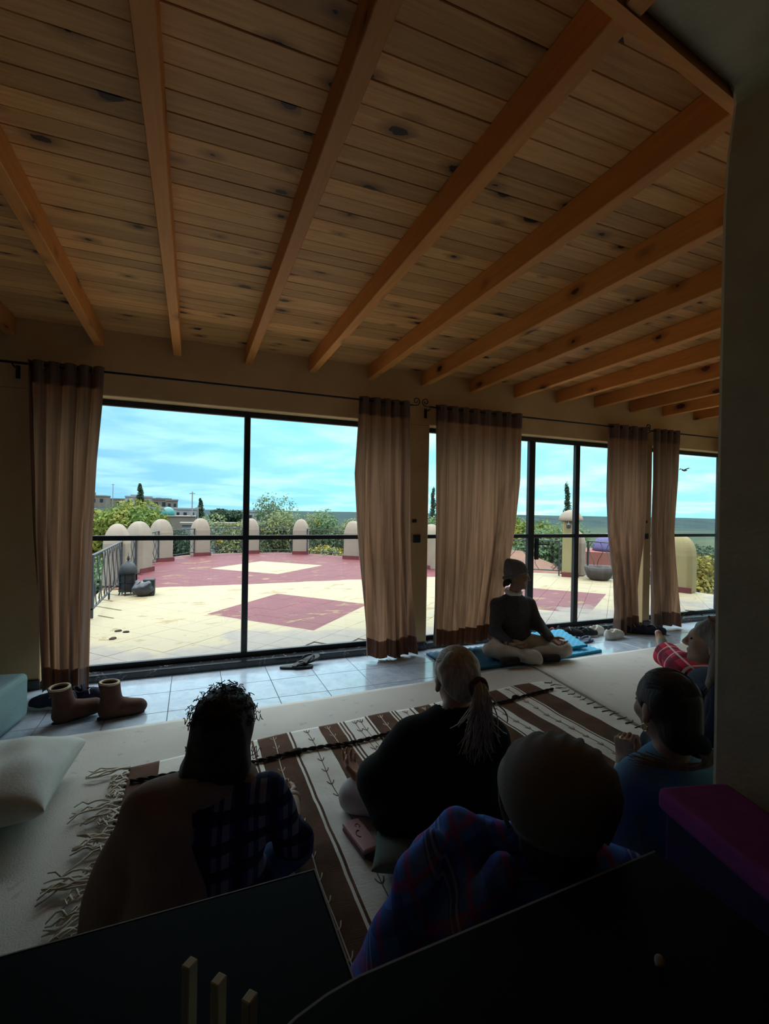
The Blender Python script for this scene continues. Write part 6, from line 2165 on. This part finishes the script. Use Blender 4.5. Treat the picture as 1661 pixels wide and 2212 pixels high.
# ---------------------------------------------------------------- 5. woman in the blue sweater
p = Person('dark-haired woman in a blue sweater with hoop earring, beside the right-hand wall', (1.435, 1.075, 0.022), (0.12, 0.99))
R = p.rot()
Rm = hframe((0.16, 0.985, -0.08))
hc = p.W(1.385, 1.062, 0.690)
H5, HP = head_sdf(hc, Rm, 0.90)
H5.cone(hc + np.array([0.01, -0.02, -0.06]), p.L(-0.02, -0.02, 0.49), 0.047, 0.055)
wl = p.W(1.382, 1.205, 0.445)
HL = hand_sdf(wl, (0.05, 0.10, 0.9), (0.9, 0.15, 0.1), -1, 0.85, 1.15, 0.9, p.W(1.350, 1.185, 0.365))
HR = hand_sdf(p.L(0.05, 0.28, 0.18), (-0.3, 0.8, -0.2), (0, 0, 1), 1, 0.9, 0.6, 0.8, p.L(0.12, 0.20, 0.20))
sdf_obj('body', [(core(p, 0.13, 0.38, arms=((-1, p.W(1.245, 1.12, 0.30), p.W(1.350, 1.185, 0.375)), (1, p.L(0.225, 0.06, 0.25), p.L(0.13, 0.22, 0.20)))), 0.014), (H5, 0.0048), (HL, 0.0035), (HR, 0.0045)], 0, MT['skin'], p.t)
add_eyes(p.t, HP, 0.98)
MT['sweater_blue'] = M('soft_blue_knit', (0.16, 0.34, 0.55), (0.13, 0.28, 0.46), 0.95, 10, 190, 0.35)
S = SDF(0.07)
S.ell(p.L(0.02, -0.015, 0.31), (0.160, 0.112, 0.19), R).ell(p.L(0.0, 0.0, 0.13), (0.180, 0.13, 0.12), R).cone(p.L(-0.115, -0.015, 0.445), p.L(0.135, -0.015, 0.440), 0.062, 0.060)
S.cone(p.L(-0.01, -0.015, 0.45), p.L(-0.02, -0.01, 0.515), 0.070, 0.054)
S.chain([p.L(-0.150, 0.0, 0.435), p.W(1.225, 1.105, 0.300), p.W(1.275, 1.155, 0.295), p.W(1.364, 1.195, 0.395)], [0.060, 0.056, 0.046, 0.034], 0.04)
S.chain([p.L(0.165, 0.0, 0.435), p.L(0.235, 0.06, 0.25), p.L(0.09, 0.25, 0.19)], [0.060, 0.054, 0.036], 0.04)
S.cone(p.W(1.235, 1.075, 0.25), p.W(1.235, 1.03, 0.14), 0.05, 0.075)
S.disp = wrinkle(0.0055, 42, 41)
S.cut_plane(p.L(0, 0, 0.003), (0, 0, -1))
sdf_obj('sweater', S, 0.008, MT['sweater_blue'], p.t)
MT['white_cuff'] = MT['white_cotton']
S = SDF(0.02).cone(p.W(1.364, 1.195, 0.395), p.W(1.377, 1.202, 0.428), 0.033, 0.029)
sdf_obj('cuff', S, 0.006, MT['white_cotton'], p.t)
MT['trouser_navy'] = M('navy_trousers', (0.018, 0.022, 0.055), (0.026, 0.03, 0.07), 0.9, 14)
S = SDF(0.06)
S.ell(p.L(0, 0.0, 0.085), (0.19, 0.15, 0.09), R)
S.cone(p.L(-0.10, 0.04, 0.11), p.W(1.345, 1.36, 0.345), 0.090, 0.062).cone(p.W(1.345, 1.36, 0.345), p.W(1.45, 1.49, 0.06), 0.060, 0.045)
S.cone(p.L(0.10, 0.04, 0.11), p.L(0.28, 0.28, 0.16), 0.090, 0.066).cone(p.L(0.28, 0.28, 0.16), p.L(0.02, 0.36, 0.055), 0.062, 0.046)
S.disp = wrinkle(0.005, 40, 42)
S.cut_plane(p.L(0, 0, 0.002), (0, 0, -1))
sdf_obj('trousers', S, 0.011, MT['trouser_navy'], p.t)
S = SDF(0.025)
S.ell(HP(0, -0.024, 0.038), (0.081, 0.097, 0.090), Rm.T).ell(HP(0.0, -0.072, -0.03), (0.066, 0.048, 0.072), Rm.T).ell(HP(0.0, -0.062, -0.07), (0.058, 0.05, 0.055), Rm.T)
S.disp = wrinkle(0.0022, 80, 43, (1, 1, .3))
S.cut_ell(HP(0, 0.125, -0.042), (0.080, 0.078, 0.108))
for q in (-1, 1):
    S.cut_ell(HP(q * 0.092, 0.0, -0.024), (0.026, 0.03, 0.044))
hr_ = sdf_obj('hair', S, 0.0055, MT['hair_dark'], p.t)
rg = random.Random(12)
mb = MB()
for k in range(150):       # combed back into the low knot
    pts = comb(HP, rg, (0.0, -0.024, 0.038), (0.0815, 0.0975, 0.0905), 0.90, HP(0.012, -0.118, -0.075))
    strands(mb, rg, [0], lambda _: pts, 0.0005, 0.0024, 0.0, 1)
mb.build('strands', MT['hair_dark'], hr_, smooth=True)
S = SDF(0.02).ell(HP(0.012, -0.120, -0.082), (0.036, 0.030, 0.036), Rm.T)
S.disp = wrinkle(0.004, 90, 44)
sdf_obj('hair_tie', S, 0.006, M('dark_blue_scrunchie', (0.02, 0.03, 0.06), None, 0.9), hr_)
mb = MB()
kn = HP(0.01, -0.130, -0.085)
for k in range(80):
    a = rg.uniform(0, 6.28)
    ro = kn + Rm @ np.array([0.024 * math.cos(a), 0, 0.024 * math.sin(a)])
    rr = rg.random()
    tip = HP(-0.075 - 0.075 * rr + rg.gauss(0, .012), -0.055 + 0.05 * rr + rg.gauss(0, .010), -0.152 + rg.gauss(0, .010))
    pts = bez(ro, HP(0.05 + rg.gauss(0, .012), -0.165, -0.12), HP(0.02 + rg.gauss(0, .015), -0.15, -0.168), tip, 16)
    strands(mb, rg, [0], lambda _: pts, 0.0012, rg.uniform(0.003, 0.0048), 0.003, 8)
mb.build('ponytail', MT['hair_ends'], hr_, smooth=True)
MT['gold'] = M('gold', (0.85, 0.60, 0.22), None, 0.25, metal=1.0)
ec = HP(-0.082, 0.002, -0.052)
MB().tube([ec + Rm @ np.array([0.0, 0.011 * math.cos(a), -0.009 + 0.011 * math.sin(a)]) for a in np.linspace(0, 2 * math.pi, 18, endpoint=False)], 0.0018, 6, closed=True).build('earring', MT['gold'], p.t, smooth=True)
MB().lathe([(0.001, -0.003), (0.003, 0), (0.001, 0.003)], 8, tuple(HP(-0.083, -0.014, -0.055))).build('earring', MT['gold'], p.t, smooth=True)
fr_ = wl + np.array([0.0, 0.02, 0.10])
MB().tube([wl + np.array([0.010 * math.cos(a), 0.006, 0.082]) + np.array([0, 0.010 * math.sin(a), 0]) for a in np.linspace(0, 2 * math.pi, 16, endpoint=False)], 0.0022, 6, closed=True).build('ring', MT['gold'], p.t, smooth=True)

# ---------------------------------------------------------------- 6. long-haired woman at the wall's edge
p = Person('woman with long grey-brown hair and navy top, half hidden by the wall', (2.50, 1.56, 0.022), (-0.45, 0.89))
R = p.rot()
Rm = hframe((-0.60, 0.80, 0.10))
hc = p.W(2.445, 1.625, 0.655)
H6, HP = head_sdf(hc, Rm, 1.0)
H6.cone(hc + np.array([0.02, -0.02, -0.06]), p.L(0.0, 0.0, 0.47), 0.048, 0.055)
HL = hand_sdf(p.L(-0.07, 0.20, 0.19), (0.3, 0.6, -0.1), (0, 0, -1), 1, 0.95, 0.5, 0.7, p.L(-0.14, 0.14, 0.21))
HR = hand_sdf(p.L(0.07, 0.20, 0.19), (-0.8, 0.4, -0.1), (0, 0, -1), -1, 0.95, 0.5, 0.7, p.L(0.14, 0.14, 0.21))
sdf_obj('body', [(core(p, 0.13, 0.36, arms=((1, p.L(0.215, 0.03, 0.24), p.L(0.14, 0.14, 0.21)), (-1, p.L(-0.215, 0.03, 0.24), p.L(-0.14, 0.14, 0.21)))), 0.014), (H6, 0.005), (HL, 0.0045), (HR, 0.0045)], 0, MT['skin'], p.t)
add_eyes(p.t, HP, 1.0)
MT['navy_top'] = M('navy_jersey', (0.009, 0.013, 0.034), (0.007, 0.010, 0.024), 0.95, 12, 150, 0.3)
S = SDF(0.07)
S.ell(p.L(0, -0.01, 0.30), (0.165, 0.118, 0.19), R).ell(p.L(0, 0.0, 0.13), (0.185, 0.14, 0.12), R).cone(p.L(-0.12, -0.01, 0.425), p.L(0.12, -0.01, 0.425), 0.060, 0.060)
for q in (-1, 1):
    S.chain([p.L(q * 0.155, 0.0, 0.42), p.L(q * 0.225, 0.03, 0.24), p.L(q * 0.10, 0.18, 0.20)], [0.060, 0.052, 0.036], 0.04)
S.disp = wrinkle(0.005, 36, 51)
S.cut_plane(p.L(0, 0, 0.003), (0, 0, -1))
sdf_obj('top', S, 0.010, MT['navy_top'], p.t)
S = SDF(0.06)
S.ell(p.L(0, 0.0, 0.085), (0.19, 0.15, 0.09), R)
for q in (-1, 1):
    k_ = p.L(q * 0.32, 0.22, 0.10)
    S.cone(p.L(q * 0.10, 0.04, 0.10), k_, 0.09, 0.07).cone(k_, p.L(-q * 0.05, 0.34, 0.055), 0.066, 0.048)
S.cut_plane(p.L(0, 0, 0.002), (0, 0, -1))
sdf_obj('trousers', S, 0.012, MT['trouser_dark'], p.t)
S = SDF(0.03)
S.ell(HP(0, -0.024, 0.036), (0.088, 0.106, 0.096), Rm.T).cone(HP(0.06, -0.05, 0.0), HP(0.075, -0.06, -0.20), 0.04, 0.035).cone(HP(-0.068, -0.030, 0.0), HP(-0.085, -0.02, -0.18), 0.030, 0.026).cone(HP(0, -0.085, 0.0), HP(0, -0.095, -0.24), 0.05, 0.05)
S.disp = wrinkle(0.004, 70, 52, (1, 1, .2))
S.cut_ell(HP(0, 0.130, -0.04), (0.085, 0.085, 0.12))
hr_ = sdf_obj('hair', S, 0.0065, MT['hair_grey'], p.t)
rg = random.Random(13)
mb = MB()
for k in range(120):
    sd_ = rg.choice([-1, 1, 0])
    a = rg.uniform(0.2, 1.3) * sd_
    st = HP(0.03 * math.sin(a), 0.03 - 0.07 * rg.random(), 0.125)
    b1_ = HP(0.105 * (sd_ or rg.uniform(-.5, .5)), -0.02 - 0.05 * (sd_ == 0), 0.09)
    tip = HP(0.075 * sd_ + rg.gauss(0, .015), -0.03 - 0.06 * (sd_ == 0) + rg.gauss(0, .018), -0.22 + rg.gauss(0, .03))
    pts = bez(st, b1_, HP(0.10 * sd_, -0.05, -0.08), tip, 14)
    strands(mb, rg, [0], lambda _: pts, 0.001, rg.uniform(0.0025, 0.0042), 0.003, 6)
mb.tube(bez(HP(0.0, 0.05, 0.125), HP(0.0, 0.09, 0.16), HP(0.0, 0.135, 0.13), HP(0.0, 0.14, 0.085), 12), 0.0022, 4)
mb.build('strands', MT['hair_grey'], hr_, smooth=True)

# ---------------------------------------------------------------- 7. person lying down, feet towards the door
p = Person('person lying on the carpet in red plaid trousers and striped socks', (3.50, 2.42, 0.020), (0.62, 0.785))
R = p.rot()
hc = p.L(0.0, -0.80, 0.13)
Rm = hframe((0.1, -0.1, 0.98), tuple(-p.f))
H7, HP = head_sdf(hc, Rm, 0.98)
H7.cone(p.L(0, -0.72, 0.10), p.L(0, -0.60, 0.10), 0.05, 0.055)
HL = hand_sdf(p.L(-0.24, 0.0, 0.035), (0.62, 0.785, 0), (0, 0, -1), 1, 0.95, 0.3, 0.4, p.L(-0.26, -0.12, 0.04))
HR = hand_sdf(p.L(0.24, 0.0, 0.035), (0.62, 0.785, 0), (0, 0, -1), -1, 0.95, 0.3, 0.4, p.L(0.26, -0.12, 0.04))
B = SDF(0.04)
B.cone(p.L(0.13, -0.50, 0.10), p.L(0.25, -0.10, 0.045), 0.035, 0.03).cone(p.L(-0.13, -0.50, 0.10), p.L(-0.25, -0.10, 0.045), 0.035, 0.03).cone(p.L(0, -0.5, 0.11), p.L(0, -0.66, 0.10), 0.07, 0.05)
B.ell(p.L(0, -0.05, 0.11), (0.13, 0.14, 0.085), R).ell(p.L(0, -0.38, 0.115), (0.125, 0.22, 0.085), R)
sdf_obj('body', [(B, 0.014), (H7, 0.0065), (HL, 0.0045), (HR, 0.0045)], 0, MT['skin'], p.t)
add_eyes(p.t, HP, 0.98)
S = SDF(0.05)
S.ell(p.L(0, -0.36, 0.12), (0.165, 0.26, 0.115), R).cone(p.L(-0.15, -0.52, 0.10), p.L(-0.26, -0.10, 0.05), 0.06, 0.042).cone(p.L(0.15, -0.52, 0.10), p.L(0.26, -0.10, 0.05), 0.06, 0.042)
S.cut_plane((0, 0, 0.003), (0, 0, -1))
sdf_obj('jumper', S, 0.012, MT['navy_top'], p.t)
MT['plaid_red'] = plaid('red_plaid_flannel', (0.46, 0.02, 0.045), [(0, 0.22, 0.15, 0.28, (0.10, 0.008, 0.025), 0.85), (1, 0.20, 0.1, 0.28, (0.10, 0.008, 0.025), 0.8), (0, 0.22, 0.62, 0.06, (0.55, 0.50, 0.48), 0.75), (1, 0.20, 0.60, 0.06, (0.55, 0.50, 0.48), 0.7)], axes=((0.62, 0.785, 0), (0.5, -0.4, 0.75)))
S = SDF(0.06)
S.ell(p.L(0, -0.02, 0.115), (0.19, 0.17, 0.112), R)
S.cone(p.L(-0.09, 0.02, 0.12), p.L(-0.10, 0.40, 0.115), 0.105, 0.100)
S.cone(p.L(0.09, 0.02, 0.12), p.L(0.13, 0.38, 0.105), 0.105, 0.095)
S.disp = wrinkle(0.007, 34, 61)
S.cut_plane((0, 0, 0.003), (0, 0, -1))
sdf_obj('trousers', S, 0.010, MT['plaid_red'], p.t)


def sock_mat():
    m, nt = new_mat('striped_wool_sock')
    v = coords(nt)
    d = nd(nt, 'ShaderNodeVectorMath', {0: v, 1: (0.62, 0.785, 0.12)}, operation='DOT_PRODUCT').outputs['Value']
    fr = mth(nt, 'FRACT', mth(nt, 'ADD', mth(nt, 'DIVIDE', d, 0.105), 0.05))
    r = nd(nt, 'ShaderNodeValToRGB', {0: fr})
    r.color_ramp.interpolation = 'CONSTANT'
    e = r.color_ramp.elements
    e[0].position, e[0].color = 0.0, (0.62, 0.52, 0.40, 1)
    e[1].position, e[1].color = 0.28, (0.22, 0.20, 0.18, 1)
    for q, c in ((0.42, (0.30, 0.34, 0.33, 1)), (0.60, (0.52, 0.42, 0.30, 1)), (0.80, (0.40, 0.22, 0.18, 1))):
        e.new(q).color = c
    finish(nt, r.outputs[0], 0.95, 0.1, bump(nt, noise(nt, v, 160, 2), 0.3, 0.003))
    return m


MT['sock'] = sock_mat()
MT['legging_cream'] = M('cream_long_johns', (0.62, 0.54, 0.42), (0.55, 0.47, 0.37), 0.9, 14)
for q, lab in ((-1, 0), (1, 1)):
    k_ = p.L(-0.10, 0.42, 0.085) if q < 0 else p.L(0.13, 0.40, 0.085)
    an = p.W(4.035, 3.080, 0.072) if q < 0 else p.W(4.25, 2.93, 0.072)
    md = k_ * 0.42 + an * 0.58
    S = SDF(0.03).cone(k_, md, 0.060, 0.048)
    S.cut_plane((0, 0, 0.003), (0, 0, -1))
    sdf_obj('long_johns', S, 0.010, MT['legging_cream'], p.t)
    heel = an + p.f * 0.055 + np.array([0, 0, -0.030])
    toe = an + p.f * 0.075 + p.r * (-0.055 if q < 0 else 0.055) + np.array([0, 0, 0.125])
    S = SDF(0.035).cone(md - p.f * 0.01, an, 0.049, 0.042).cone(an, heel, 0.040, 0.034).cone(heel, heel * .45 + toe * .55, 0.034, 0.037).cone(heel * .45 + toe * .55, toe, 0.037, 0.028)
    S.cut_plane((0, 0, 0.001), (0, 0, -1))
    sdf_obj('sock', S, 0.008, MT['sock'], p.t)
